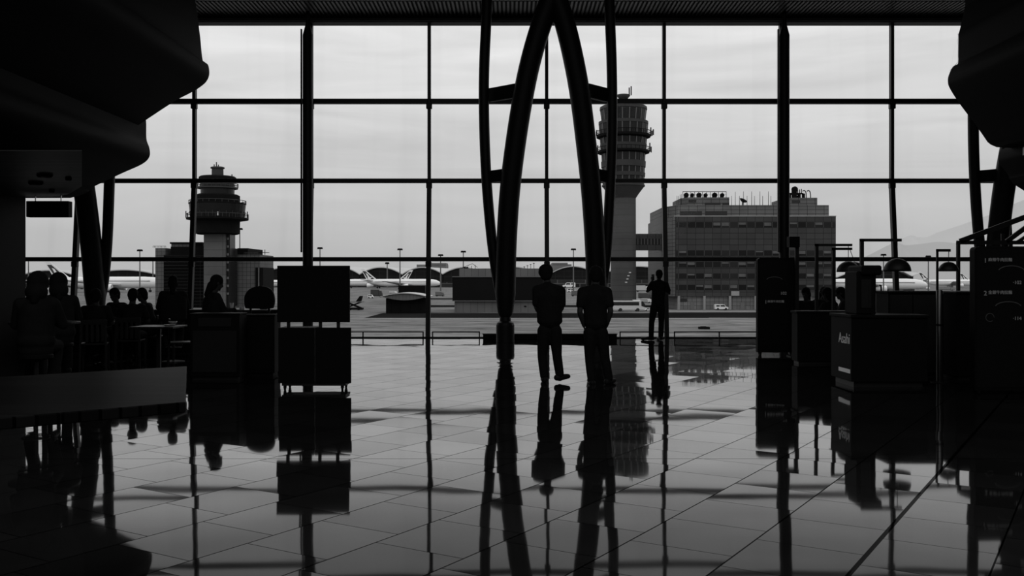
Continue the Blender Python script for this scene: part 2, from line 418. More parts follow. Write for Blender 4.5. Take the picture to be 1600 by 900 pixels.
dup(frame0, (fx - 779 / 1500 * DF, DF, 0), 0, 'curved black steel frame rising under the left overhanging balcony')
dup(frame0, (fx + 759 / 1500 * DF, DF, 0), 0, 'curved black steel frame at the right behind the tall menu sign')

# straight round posts at the glass
for px, lab in ((481, 'straight round black post left of the arch, behind the display stand'), (1225.5, 'straight round black post right of the arch, behind the slim menu sign')):
    t = thing('steel_post', lab, 'post', (X(px, 24.55), 24.55, 0), 'straight posts at the glass wall')
    c = t.location
    MB().lathe((c.x, c.y, 0), [(0.13, 0.02), (0.13, 7.75), (0.06, 8.02), (0.05, 8.36)], 24, True).build('shaft', m_steel, t)
    MB().lathe((c.x, c.y, 0), [(0.19, 0), (0.19, 0.03), (0.15, 0.05)], 24).build('base_plate', m_steel, t)
    MB().box((c.x - 0.145, c.y - 0.06, 2.2), (c.x - 0.175, c.y + 0.02, 7.9)).build('cable_conduit', m_steel, t)

# low rails along the foot of the glass
DR = 24.45
RA = [(-45, 112), (128, 293), (306, 470), (493, 662), (675, 750), (968, 1041), (1053, 1212), (1240, 1388), (1404, 1560)]
for (a, b_), lab in zip(RA, ['behind the diners at the far left', 'behind the diner in profile', 'behind the high chair and bar table', 'right of the display stand', 'left of the black plinth',
        'by the feet of the photographing person', 'between the photographing person and the slim menu sign', 'behind the drinks machine', 'behind the right steel frame']):
    x0, x1 = X(a, DR), X(b_, DR)
    t = thing('kick_rail', 'low black rail at the window foot, ' + lab, 'rail', ((x0 + x1) / 2, DR, 0), 'low rails along the glass wall')
    MB().box((x0, DR - 0.02, 0.155), (x1, DR + 0.02, 0.185)).build('top_rail', m_steel, t, 0.004)
    ps = [x0, x1] if x1 - x0 < 1.6 else [x0, x0 + (x1 - x0) * 0.33 + 0.3, x1]
    for p in ps:
        p = min(max(p, x0 + 0.015), x1 - 0.015)
        MB().box((p - 0.015, DR - 0.015, 0), (p + 0.015, DR + 0.015, 0.157)).build('post', m_steel, t)
t = thing('floor_plinth', 'long low black plinth on the floor behind the feet of the steel arch', 'plinth', (X(859, 24.2), 24.2, 0))
MB().box((X(755, 24.2), 24.05, 0.0), (X(963, 24.2), 24.38, 0.125)).build('body', m_dark, t, 0.008)
MB().box((X(754, 24.2), 24.03, 0.125), (X(964, 24.2), 24.40, 0.150)).build('top_plate', m_steel, t, 0.006)

# ------------------------------------------------------------------ overhanging balconies
def curve2(pts, n=5): return [(p.x, p.y) for p in smooth_path([(a, b_, 0) for a, b_ in pts], n)]
DE = 18.5
def pod(name, lab, upper, lower, side, d0, sof_pts):
    t = thing(name, lab, 'balcony', P(upper[2][0], upper[2][1], DE))
    def ext(poly, da, db): 
        f0 = lambda u, v: P(u, v, DE) + Vector((0, da - DE, 0))
        f1 = lambda u, v: P(u, v, DE) + Vector((0, db - DE, 0))
        return MB().prism(poly, f0, f1)
    ext(upper, DE, d0).build('upper_shell', m_dark, t)
    ext(lower, DE + 0.4, d0).build('lower_shell', m_dark, t)
    return t
far = -60
up = [(far, -150), (300, -150)] + curve2([(305, 0), (309, 28), (313, 60), (317, 95), (325, 101), (327, 116), (322, 128), (310, 138), (296, 146), (270, 160), (217, 195)]) + [(130, 225), (far, 225)]
lo = [(far, 150), (190, 150)] + curve2([(196, 151), (206, 157), (213, 168), (216, 185), (216.5, 212), (221, 226), (222, 238), (217, 247), (205, 255), (180, 266), (150, 280), (130, 290), (125, 296)]) + [(110, 303), (95, 306.5), (far, 307)]
podl = pod('mezzanine_balcony', 'black rounded balcony overhanging from the upper left corner', up, lo, -1, 2.0, None)
zs = Z(307, DE) - 0.05
def SP(px, py):
    D = (zs - CH) * F / (HY - py); return (X(px, D), D)
sp_ = [SP(a_, b_) for a_, b_ in [(-40, 307.5), (78, 307.5), (95, 306.2), (104, 304.2), (112, 300.5), (128, 291), (128, 236), (-40, 236)]]
m_plank = grid_mat('planked_wood_soffit', 0.07, 0.018, 2.6, 0.16, 0.012, 0.5, 0.45, 'XY', 0.37, spec=0.3)
MB().prism(sp_, lambda u, v: (u, v, zs), lambda u, v: (u, v, zs + 0.012)).build('plank_soffit', m_plank, podl)
for px, py in ((56, 284), (70, 272), (81, 296), (107, 277)):
    D = (zs - CH) * F / (HY - py); r = 0.12 if px < 80 else 0.05
    x_ = X(px, D)
    l = MB(); l.lathe((x_, D, zs - 0.03), [(r, 0.03), (r, 0.0), (r * 0.8, -0.02)], 4, False, a0=0.0)
    l.build('downlight', m_dark, podl)
gb = MB(); gb.add([P(312, 52, DE - 0.3), P(316, 62, DE - 0.3), P(325, 103, DE - 0.3), P(317, 96, DE - 0.3)] + [P(312, 52, DE - 0.27), P(316, 62, DE - 0.27), P(325, 103, DE - 0.27), P(317, 96, DE - 0.27)],
               [(0, 1, 2, 3), (7, 6, 5, 4), (0, 4, 5, 1), (1, 5, 6, 2), (2, 6, 7, 3), (3, 7, 4, 0)])
gb.build('glass_balustrade', m_glass, podl)
up = [(1670, -150), (1512, -150)] + curve2([(1508, 10), (1500, 45), (1496, 62), (1497, 98), (1489, 104), (1483, 116), (1481, 126), (1484, 138), (1500, 163), (1525, 196), (1543, 222)]) + [(1548, 226), (1557, 230), (1578, 231), (1600, 240), (1670, 240)]
lo = [(1670, 150), (1605, 160)] + curve2([(1598, 168), (1590, 178), (1588, 190), (1587, 225), (1580, 230), (1577, 238), (1577, 248), (1583, 258), (1592, 270), (1594, 276)]) + [(1600, 284), (1625, 300), (1670, 303)]
podr = pod('mezzanine_balcony', 'black rounded balcony overhanging from the upper right corner', up, lo, 1, 2.0, None)
m_band = mat('satin_metal_band', 0.25, 0.4, 0.6)
bnd = MB(); y0 = DE - 0.2
for (x_, p0, p1) in ((1588, 176, 188), (1586.5, 214, 225), (1577, 236, 248)):
    bnd.prism([(x_ - 0.6, p0), (x_ + 3, p0 - 3), (x_ + 3, p1 - 3), (x_ - 0.6, p1)], lambda u, v: P(u, v, DE) + Vector((0, -0.5, 0)), lambda u, v: P(u, v, DE) + Vector((0, -3.0, 0)))
bnd.build('metal_band', m_band, podr)
gb = MB(); q = [P(1497.5, 52, DE - 0.3), P(1497, 97, DE - 0.3), P(1485, 110, DE - 0.3)]
gb.add(q + [v + Vector((0, 0.03, 0)) for v in q], [(0, 1, 2), (5, 4, 3), (0, 3, 4, 1), (1, 4, 5, 2), (2, 5, 3, 0)])
gb.build('glass_balustrade', m_glass, podr)

# partition at the left, carrying a hanging sign
struct('wall_partition', MB().box((X(40, DE) - 0.25, 6.0, 0), (X(40, DE), DE, Z(309, DE + .4))), m_dark)
t = thing('hanging_sign', 'black rectangular box sign projecting from the left partition below the plank ceiling', 'sign', P(74, 327, 17.6))
MB().box(P(40.5, 314, 17.6), P(107, 339, 17.6) + Vector((0, 0.16, 0))).build('sign_box', m_dark, t, 0.01)
for px in (55, 95):
    MB().box(Vector((X(px, 17.66) - 0.006, 17.66, Z(314.4, 17.6))), Vector((X(px, 17.66) + 0.006, 17.68, zs + 0.005))).build('hanger_rod', m_chrome, t)

# ------------------------------------------------------------------ display stand, left of centre
D = 13.0
t = thing('display_stand', 'black display stand with two stacked boards on castors, left of the arch', 'display stand', (X(491, D), D, 0))
MB().box(P(433, 415, D), P(546, 503.5, D) + Vector((0, 0.06, 0))).build('upper_board', m_dark, t, 0.006)
MB().box(P(435, 512, D), P(491.3, 599, D) + Vector((0, 0.4, 0))).build('lower_cabinet', m_dark, t, 0.006)
MB().box(P(492.6, 512, D), P(548, 599, D) + Vector((0, 0.05, 0))).build('lower_board', m_dark, t, 0.006)
for px in (450, 500, 528):
    MB().box(P(px - 2.5, 498, D) + Vector((0, 0.02, 0)), P(px + 2.5, 518, D) + Vector((0, 0.05, 0))).build('upright', m_steel, t)
MB().box((X(440, D), D + 0.01, Z(603, D)), (X(540, D), D + 0.38, Z(600, D) + 0.01)).build('foot_frame', m_steel, t)
for px, dy in ((444, 0.05), (444, 0.34), (534, 0.05), (534, 0.34)):
    c = MB(); x_ = X(px, D)
    c.lathe((x_ - 0.012, D + dy, 0.03), [(0.03, 0), (0.03, 0.024)], 16, True, 'X'); c.box((x_ - 0.02, D + dy - 0.012, 0.03), (x_ + 0.02, D + dy + 0.012, 0.065))
    c.build('caster', m_dark, t)

# ------------------------------------------------------------------ furniture builders (left restaurant)
def bar_table(label, x_, y_, h, r, group):
    t = thing('bar_table', label, 'table', (x_, y_, 0), group)
    MB().lathe((x_, y_, 0), [(r - 0.01, h - 0.03), (r, h - 0.025), (r, h - 0.005), (r - 0.01, h)], 40).build('table_top', m_wood, t)
    MB().lathe((x_, y_, 0), [(0.035, 0.02), (0.035, h - 0.03)], 16, True).build('pedestal', m_steel, t)
    MB().lathe((x_, y_, 0), [(0.25, 0), (0.25, 0.012), (0.05, 0.03)], 32).build('base', m_steel, t)
    return t
def make_chair(label, loc, rz, group, first=[None]):
    if first[0] is None:
        t = thing('cafe_chair', label, 'chair', (0, 0, 0), group)
        MB().box((-0.21, -0.21, 0.42), (0.21, 0.2, 0.45)).build('seat', m_wood, t, 0.012)
        bk = MB()
        for k in range(5): bk.box((-0.2 + 0.08 * k, -0.215, 0.47), (-0.2 + 0.08 * k + 0.045, -0.195, 0.80))
        bk.box((-0.21, -0.22, 0.76), (0.21, -0.19, 0.84)); bk.build('backrest', m_wood, t, 0.006)
        for sx in (-1, 1):
            MB().bar((sx * 0.19, 0.18, 0.43), (sx * 0.2, 0.2, 0), 0.03, 0.03, (0, 1, 0)).build('leg', m_wood, t)
            MB().bar((sx * 0.19, -0.2, 0.80), (sx * 0.2, -0.23, 0), 0.03, 0.03, (0, 1, 0)).build('leg', m_wood, t)
        first[0] = t; t.location = loc; t.rotation_euler = (0, 0, rz); return t
    return dup(first[0], loc, rz, label, group)
def make_stool(label, loc, rz, group, first=[None]):
    if first[0] is None:
        t = thing('bar_stool', label, 'stool', (0, 0, 0), group)
        MB().lathe((0, 0, 0), [(0.16, 0.62), (0.18, 0.63), (0.18, 0.66), (0.165, 0.675)], 32).build('seat', m_dark, t)
        MB().lathe((0, 0, 0), [(0.025, 0.02), (0.025, 0.62)], 14, True).build('pole', m_steel, t)
        MB().lathe((0, 0, 0), [(0.2, 0), (0.2, 0.01), (0.04, 0.03)], 32).build('base', m_steel, t)
        fr_ = MB(); fr_.tube([(0.14 * math.cos(2 * PI * k / 24), 0.14 * math.sin(2 * PI * k / 24), 0.26) for k in range(25)], 0.01, 8)
        fr_.tube([(-0.14, 0, 0.26), (0.14, 0, 0.26)], 0.008, 8); fr_.build('footrest', m_steel, t)
        first[0] = t; t.location = loc; t.rotation_euler = (0, 0, rz); return t
    return dup(first[0], loc, rz, label, group)
def low_table(label, x_, y_, wx, wy, rz, group):
    t = thing('dining_table', label, 'table', (x_, y_, 0), group)
    MB().box((x_ - wx / 2, y_ - wy / 2, 0.72), (x_ + wx / 2, y_ + wy / 2, 0.75)).build('table_top', m_wood, t, 0.006)
    MB().box((x_ - 0.03, y_ - 0.03, 0.015), (x_ + 0.03, y_ + 0.03, 0.72)).build('pedestal', m_steel, t)
    MB().box((x_ - 0.22, y_ - 0.22, 0), (x_ + 0.22, y_ + 0.22, 0.015)).build('base', m_steel, t)
    t.rotation_euler = (0, 0, rz); return t
def bowl(label, p, r=0.075, group='bowls and plates on the tables'):
    x_, y_, z_ = p
    o = MB().lathe((x_, y_, z_), [(r * 0.45, 0), (r * 0.5, 0.012), (r * 0.9, r * 0.6), (r, r * 0.95), (r * 0.94, r * 0.95), (r * 0.8, r * 0.6), (r * 0.3, 0.02)], 24, True).build('bowl', m_plate)
    return tag(o, label, 'bowl', group)
def plate(label, p, r=0.11, group='bowls and plates on the tables'):
    x_, y_, z_ = p
    o = MB().lathe((x_, y_, z_), [(r * 0.6, 0), (r * 0.65, 0.006), (r, 0.02), (r * 0.98, 0.024), (r * 0.6, 0.012)], 28, True).build('plate', m_plate)
    return tag(o, label, 'plate', group)
def tumbler(label, p, h=0.12, r=0.032, group='cups on the tables'):
    x_, y_, z_ = p
    o = MB().lathe((x_, y_, z_), [(r * 0.75, 0), (r, h), (r * 0.93, h), (r * 0.7, 0.01)], 20, True).build('cup', m_plate)
    return tag(o, label, 'cup', group)

G1 = 'tables in the left eating area'
# bar tables
bar_table('tall round black bar table beside the high chair, behind the display stand', X(386, 17.2), 17.2, 0.97, 0.42, G1)
bar_table('tall round bar table in front of the near hooded diner at far left', X(70, 11.7), 11.7, 0.99, 0.40, G1)
low_table('low dining table with bowls in the middle of the left diners', -7.2, 17.4, 0.8, 0.75, 0.0, G1)
low_table('low dining table next to the left steel frame foot, behind the waste cabinet', X(262, 16.0), 15.6, 0.7, 0.7, 0.0, G1)
# high chair with rounded back
D = 15.9; cx_ = X(405, D)
t = thing('high_chair', 'black high chair with a wide rounded back, left of the display stand', 'chair', (cx_, D, 0))
prof = curve2([(-0.23, 1.03), (-0.25, 1.12), (-0.24, 1.24), (-0.16, 1.345), (0.0, 1.395), (0.14, 1.37), (0.22, 1.30), (0.25, 1.16), (0.23, 1.05), (0.17, 1.02), (-0.17, 1.02), (-0.23, 1.03)], 4)[:-1]
MB().prism(prof, lambda u, v: (cx_ + u, D, v), lambda u, v: (cx_ + u, D + 0.07, v)).build('backrest', m_dark, t, 0.015)
MB().box((cx_ - 0.2, D + 0.02, 0.68), (cx_ + 0.2, D + 0.44, 0.74)).build('seat', m_dark, t, 0.02)
for sx in (-1, 1):
    MB().bar((cx_ + sx * 0.15, D + 0.04, 1.06), (cx_ + sx * 0.2, D - 0.01, 0), 0.03, 0.03, (0, 1, 0)).build('leg', m_dark, t)
    MB().bar((cx_ + sx * 0.17, D + 0.42, 0.69), (cx_ + sx * 0.2, D + 0.46, 0), 0.03, 0.03, (0, 1, 0)).build('leg', m_dark, t)
MB().box((cx_ - 0.19, D + 0.44, 0.28), (cx_ + 0.19, D + 0.465, 0.31)).build('footrest', m_steel, t)
# waste cabinet
D = 14.3; x0, x1 = X(297, D), X(374, D)
t = thing('waste_cabinet', 'black waist-high waste cabinet in front of the diner in profile', 'cabinet', ((x0 + x1) / 2, D, 0))
MB().box((x0, D, 0.05), (x1, D + 0.4, 0.97)).build('body', m_dark, t, 0.008)
MB().box((x0 - 0.01, D - 0.01, 0.97), (x1 + 0.01, D + 0.41, 1.0)).build('top', m_dark, t, 0.006)
MB().box((x0 + 0.04, D - 0.012, 0.12), (x1 - 0.04, D + 0.002, 0.74)).build('door', m_steel, t, 0.004)
MB().box((x0 + 0.12, D - 0.012, 0.80), (x1 - 0.12, D + 0.002, 0.93)).build('flap', m_steel, t, 0.004)
MB().box((x0 + 0.03, D + 0.03, 0), (x1 - 0.03, D + 0.37, 0.05)).build('plinth', m_steel, t)
D = 14.9; x0, x1 = X(381, D), X(429, D)
t = thing('tray_cabinet', 'narrow black tray cabinet in front of the high chair, beside the display stand', 'cabinet', ((x0 + x1) / 2, D, 0))
MB().box((x0, D, 0.05), (x1, D + 0.35, 0.93)).build('body', m_dark, t, 0.008)
MB().box((x0 - 0.01, D - 0.01, 0.93), (x1 + 0.01, D + 0.36, 0.96)).build('top', m_dark, t, 0.006)
MB().box((x0 + 0.03, D - 0.012, 0.1), (x1 - 0.03, D + 0.002, 0.88)).build('door', m_dark, t, 0.004)
MB().box((x0 + 0.03, D + 0.03, 0), (x1 - 0.03, D + 0.32, 0.05)).build('plinth', m_dark, t)
# near wooden table
zt = 1.05
def PT(px, py): 
    D = (CH - zt) * F / (py - HY); return (X(px, D), D)
q = [PT(-130, 664), PT(290, 628), PT(292, 572), PT(-20, 590)]
t = thing('wooden_table', 'near dark wooden table with fine planks at the lower left', 'table', ((q[0][0] + q[1][0]) / 2, 4.1, 0))
MB().prism(q, lambda u, v: (u, v, zt - 0.04), lambda u, v: (u, v, zt)).build('table_top', grid_mat('planked_table_top', 0.012, 0.002, 2.4, 0.045, 0.004, 0.42, 0.6, 'XY', 0.4, spec=0.008), t, 0.005)
c_ = (-2.62, 4.0)
MB().box((c_[0] - 0.06, c_[1] - 0.06, 0.03), (c_[0] + 0.06, c_[1] + 0.06, zt - 0.04)).build('pedestal', m_steel, t)
MB().box((c_[0] - 0.3, c_[1] - 0.3, 0), (c_[0] + 0.3, c_[1] + 0.3, 0.03)).build('base', m_steel, t)

# low black partition behind the left diners, another behind the right ones
def low_partition(label, x0, x1, D, h):
    t = thing('low_partition', label, 'partition', ((x0 + x1) / 2, D, 0), 'low partitions by the eating areas')
    MB().box((x0, D, 0.05), (x1, D + 0.35, h - 0.04)).build('body', m_dark, t, 0.006)
    MB().box((x0 - 0.02, D - 0.02, h - 0.04), (x1 + 0.02, D + 0.37, h)).build('capping', m_dark, t, 0.006)
    MB().box((x0 + 0.03, D + 0.03, 0), (x1 - 0.03, D + 0.32, 0.05)).build('plinth', m_steel, t)
low_partition('long low black partition behind the left diners', X(38, 19.3), X(432, 19.3), 19.3, Z(484, 19.3))
low_partition('low black partition in front of the diners between slim menu sign and drinks machine', X(1246, 17.0), X(1345, 17.0), 17.0, Z(486, 17.0))
# things on the tables
bowl('white bowl on the low table, right of the two leaning diners', (-6.95, 17.35, 0.75), 0.09)
plate('white plate on the low table, left of the bowl', (-7.28, 17.5, 0.75), 0.11)
plate('white plate on the right end of the low table', (-6.95, 17.12, 0.75), 0.1)
plate('white plate on the small table near the left steel frame', (X(264, 15.5), 15.5, 0.75), 0.10)
bowl('small bowl on the small table behind the waste cabinet', (X(270, 15.75), 15.75, 0.75), 0.07)
tumbler('white cup standing on the bar table right of the diner in profile', (X(362, 17.0), 17.0, 0.97))
tumbler('white cup on the bar table just left of the high chair', (X(378, 16.95), 16.95, 0.97), 0.05, 0.05)
plate('white plate on the right edge of the bar table by the display stand', (X(412, 17.2), 17.2, 0.97), 0.10)
# chairs
G2 = 'wooden chairs in the left eating area'
for lab, px, D, rz in (('wooden chair under the leftmost leaning diner', 190, 18.5, 2.8), ('wooden chair under the diner left of the low table', 204, 16.85, 0.15),
                       ('wooden chair under the diner beside the left building view', 236, 18.0, 1.5), ('wooden chair under the diner behind the left steel frame', 148, 16.0, 0.3),
                       ('empty wooden chair between the waste cabinet and the low table', 285, 16.3, -1.2)):
    make_chair(lab, (X(px, D), D, 0), rz, G2)
G3 = 'bar stools in the left eating area'
for lab, px, D, rz in (('bar stool under the near hooded diner at left', 92, 12.6, 0), ('bar stool under the leftmost large diner', 56, 10.7, 0),
                       ('bar stool under the faint diner before the left building', 271, 17.6, 0), ('bar stool under the diner in profile', 332, 15.3, 0)):
    make_stool(lab, (X(px, D), D, 0), rz, G3)

# ------------------------------------------------------------------ right side: menu signs
def menu_sign(label, x_, D, group):
    t = thing('menu_sign', label, 'menu sign', (x_ + 0.37, D, 0), group)
    r = 0.05; w_, h0, h1 = 0.74, 0.06, 1.93
    po = [(0, h0), (w_, h0), (w_, h1 - r)] + [(w_ - r + r * math.cos(a), h1 - r + r * math.sin(a)) for a in (0.4, 0.8, 1.2)] + [(w_ - r, h1), (r, h1)] + [(r - r * math.sin(a), h1 - r + r * math.cos(a)) for a in (0.4, 0.8, 1.2)] + [(0, h1 - r)]
    MB().prism(po, lambda u, v: (x_ + u, D, v), lambda u, v: (x_ + u, D + 0.14, v)).build('light_box', m_dark, t)
    po2 = [(0.03, h0 + 0.04), (w_ - 0.03, h0 + 0.04), (w_ - 0.03, h1 - 0.04), (0.03, h1 - 0.04)]
    MB().prism(po2, lambda u, v: (x_ + u, D - 0.004, v), lambda u, v: (x_ + u, D + 0.002, v)).build('menu_panel', mat('black_gloss_panel', 0.008, 0.25), t)
    for dx in (0.06, w_ - 0.06):
        for dy in (0.02, 0.12):
            c = MB(); c.lathe((x_ + dx - 0.012, D + dy, 0.028), [(0.028, 0), (0.028, 0.024)], 14, True, 'X'); c.box((x_ + dx - 0.02, D + dy - 0.01, 0.03), (x_ + dx + 0.02, D + dy + 0.01, 0.065)); c.build('caster', m_dark, t)
    return t
def bowl_picture(t, x_, D, z_, r):
    mb = MB(); n = 28
    pts = [(x_ + r * math.cos(a), D - 0.006, z_ + 0.42 * r * math.sin(a)) for a in [PI * (0.08 + 0.84 * k / n) for k in range(n + 1)]]
    mb.tube(pts, 0.006, 6); mb.build('bowl_picture', m_menu2, t)
D1 = 19.0; x1_ = X(1184, D1)
ms = menu_sign('slim black menu sign in front of the right round post', x1_, D1, 'menu signs by the right counter')
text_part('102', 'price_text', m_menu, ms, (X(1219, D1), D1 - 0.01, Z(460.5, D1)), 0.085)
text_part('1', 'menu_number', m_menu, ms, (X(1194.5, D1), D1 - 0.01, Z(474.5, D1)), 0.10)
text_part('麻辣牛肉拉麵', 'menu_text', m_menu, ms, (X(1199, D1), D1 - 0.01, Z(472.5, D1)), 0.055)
bowl_picture(ms, X(1210, D1), D1, Z(438, D1), 0.16)
D2 = 12.5; x2_ = X(1523, D2)
ms2 = menu_sign('large black menu sign with prices 102 and 114 at the right edge', x2_, D2, 'menu signs by the right counter')
for num, txt, pr, yn, yp in (('1', '麻辣牛肉拉麵', '102', 409, 444), ('2', '金銀牛肉拉麵', '114', 460, 500)):
    text_part(num, 'menu_number', m_menu, ms2, (X(1536.5, D2), D2 - 0.01, Z(yn + 1.5, D2)), 0.085)
    text_part(txt, 'menu_text', m_menu, ms2, (X(1543.5, D2), D2 - 0.01, Z(yn - 1, D2)), 0.052)
    text_part('·' + pr, 'price_text', m_menu, ms2, (X(1582, D2), D2 - 0.01, Z(yp, D2)), 0.065)
bowl_picture(ms2, X(1580, D2), D2, Z(424, D2), 0.17); bowl_picture(ms2, X(1575, D2), D2, Z(480, D2), 0.17)
MB().tube([(X(1546.5, D2) + 0.053 * math.cos(2 * PI * k / 28), D2 - 0.006, Z(496, D2) + 0.053 * math.sin(2 * PI * k / 28)) for k in range(25)], 0.004, 6).build('ring_picture', m_menu2, ms2)

# post-mounted speaker
D = 18.7; xp = X(1245, D)
t = thing('speaker_post', 'thin black post with a box loudspeaker beside the right round post', 'speaker', (xp, D, 0))
MB().box((xp - 0.035, D - 0.03, 0.02), (xp + 0.035, D + 0.03, Z(371, D))).build('post', m_steel, t)
MB().box((X(1231.5, D), D - 0.1, Z(386.5, D)), (X(1247.5, D), D + 0.1, Z(370, D))).build('loudspeaker', m_dark, t, 0.008)
MB().box((xp - 0.16, D - 0.16, 0), (xp + 0.16, D + 0.16, 0.02)).build('base_plate', m_steel, t)

# lamp arms with dome shades
def arm_lamp(label, px, D, ytop, xend, yarm, xc, dome, group, th=0.055):
    xp = X(px, D); zt_ = Z(ytop, D); xe = X(xend, D)
    t = thing('arm_lamp', label, 'lamp', (xp, D, 0), group)
    MB().box((xp - th / 2, D - th / 2, 0.015), (xp + th / 2, D + th / 2, zt_)).build('post', m_steel, t)
    MB().box((xp - th / 2, D - th / 2, zt_ - 0.045), (xe, D + th / 2, zt_)).build('arm', m_steel, t)
    MB().box((xp - 0.17, D - 0.17, 0), (xp + 0.17, D + 0.17, 0.015)).build('base_plate', m_steel, t)
    xl, xr, yt, yb = dome; cx = X((xl + xr) / 2, D); r = (xr - xl) / 2 / F * D; zb = Z(yb, D); h = (yb - yt) / F * D
    xc_ = X(xc, D)
    MB().tube([(xc_, D, zt_ - 0.03), (cx, D, zb + h)], 0.006, 8).build('cable', m_steel, t)
    prof = [(r, 0)] + [(r * math.cos(a), h * math.sin(a)) for a in [PI / 2 * k / 10 for k in range(1, 10)]] + [(0.012, h)]
    inner = [(r * 0.97, 0)] + [(r * 0.96 * math.cos(a), h * 0.96 * math.sin(a)) for a in [PI / 2 * k / 10 for k in range(1, 10)]] + [(0.01, h * 0.96)]
    MB().lathe((cx, D, zb), inner[::-1] + prof, 36, True).build('dome_shade', m_steel, t)
    MB().ell((cx, D, zb + 0.05), 0.035, 8).build('bulb', m_plate, t)
G4 = 'lamp arms over the right counter'
arm_lamp('lamp with an upside down L arm and dome shade, left one behind the drinks machine', 1276, 17.6, 381, 1331, 383, 1325.5, (1308, 1343, 408, 425), G4)
arm_lamp('shorter lamp arm just right of the tallest pair, dome hidden behind the drinks machine', 1302.5, 17.75, 387, 1331, 388, 1328, (1318, 1352, 409, 425), G4)
arm_lamp('tall lamp arm with the dome shade right of the drinks machine', 1346.5, 15.4, 373, 1408, 375, 1402, (1381.5, 1422.5, 403.5, 424), G4)
arm_lamp('short lamp arm with a dome shade beside the right steel frame', 1464.5, 15.7, 389, 1485, 390, 1482.5, (1467, 1497, 409, 424), G4, 0.03)

# drinks counter
xl, xr, yn, yf = 4.72, 5.78, 13.35, 14.2
t = thing('drinks_counter', 'black drinks counter with white lettering and a pale strip on its left side', 'counter', ((xl + xr) / 2, 13.8, 0))
MB().box((xl, yn, 0.08), (xr, yf, 0.97)).build('body', m_dark, t, 0.006)
MB().box((xl - 0.02, yn - 0.03, 0.97), (xr + 0.02, yf + 0.03, 1.01)).build('worktop', m_dark, t, 0.006)
MB().box((xl + 0.05, yn + 0.05, 0), (xr - 0.05, yf - 0.05, 0.08)).build('plinth', m_steel, t)
MB().box((xl - 0.006, 13.40, 0.19), (xl + 0.002, 13.86, 0.245)).build('pale_strip', mat('pale_strip_glow', 0.8, 0.5, emit=0.05), t)['label'] = 'pale grey strip'  # faint glow stands in for the reflection on this strip
text_part('Asahi', 'lettering', mat('white_lettering_glow', 0.8, 0.5, emit=0.02), t, (xl - 0.005, 13.86, 0.60), 0.21, (PI / 2, 0, -PI / 2), 'white brand lettering')  # letters given a faint glow of their own
# drinks machine on the counter
D = 13.5; x0, x1 = 4.85, X(1371.5, D)
t = thing('drinks_machine', 'black boxy drinks machine with a rounded head standing on the drinks counter', 'machine', ((x0 + x1) / 2, D, 1.01))
MB().box((x0, D, 1.01), (x1 - 0.02, D + 0.5, 1.62)).build('body', m_dark, t, 0.02)
MB().box((x0 + 0.05, D - 0.06, Z(430, D)), (X(1376, D), D + 0.52, Z(414.5, D))).build('head', m_dark, t, 0.03)
MB().box((x0 + 0.06, D - 0.012, 1.1), (x0 + 0.2, D + 0.01, 1.5)).build('front_panel', m_steel, t, 0.004)
MB().box((x1 - 0.13, D - 0.02, 1.1), (x1 - 0.115, D + 0.005, 1.42)).build('handle', m_steel, t)
tp = MB(); tp.tube([(x0 + 0.32, D - 0.01, 1.42), (x0 + 0.32, D - 0.05, 1.42), (x0 + 0.32, D - 0.06, 1.34)], 0.012, 10); tp.build('tap', m_steel, t)
MB().box((x0 + 0.2, D - 0.1, 1.01), (x1 - 0.1, D, 1.03)).build('drip_tray', m_steel, t)
# black cabinet behind the counter
D = 14.5; x0, x1 = X(1386, D), X(1466, D)
t = thing('black_cabinet', 'tall plain black cabinet behind the drinks counter, right of the drinks machine', 'cabinet', ((x0 + x1) / 2, D, 0))
zt_ = Z(455, D)
MB().box((x0 + 0.02, D, 0.06), (x1, D + 0.5, zt_ - 0.03)).build('body', m_dark, t, 0.006)
MB().box((x0, D - 0.02, zt_ - 0.03), (x1 + 0.01, D + 0.51, zt_)).build('top', m_dark, t, 0.005)
for a, b_ in ((x0 + 0.04, (x0 + x1) / 2 - 0.01), ((x0 + x1) / 2 + 0.01, x1 - 0.02)):
    d_ = MB().box((a, D - 0.015, 0.1), (b_, D + 0.003, zt_ - 0.06)).build('door', m_steel, t, 0.003)
MB().box((x0 + 0.04, D + 0.03, 0), (x1 - 0.03, D + 0.46, 0.06)).build('plinth', m_steel, t)
# second counter with raised back, right
t = thing('service_counter', 'dark high service counter between the black cabinet and the large menu sign', 'counter', (7.7, 14.7, 0))
MB().box((6.62, 14.3, 0.06), (8.9, 15.2, 1.30)).build('body', m_dark, t, 0.006)
MB().box((6.60, 14.26, 1.30), (8.92, 15.24, 1.325)).build('worktop', m_steel, t, 0.004)
MB().box((6.66, 14.35, 0), (8.85, 15.15, 0.06)).build('plinth', m_steel, t)
# steel post added in place of a gap showing the lit floor
D = 14.0; xs = X(1468, D)
t = thing('gap_glint_post', 'short added steel post standing in for a bright gap by the service counter', 'post', (xs, D, 0))
MB().lathe((xs, D, 0), [(0.048, 0.015), (0.048, 1.33), (0.04, 1.345)], 28, True).build('tube', mat('brushed_steel', 0.12, 0.35, 1.0, 0.15, 3.0, stretch=(8, 8, 0.4)), t)
MB().lathe((xs, D, 0), [(0.13, 0), (0.13, 0.012), (0.06, 0.018)], 28).build('base_plate', m_steel, t)
MB().lathe((xs, D, 0), [(0.055, Z(509, D)), (0.055, Z(506, D))], 20, True).build('collar', m_dark, t)
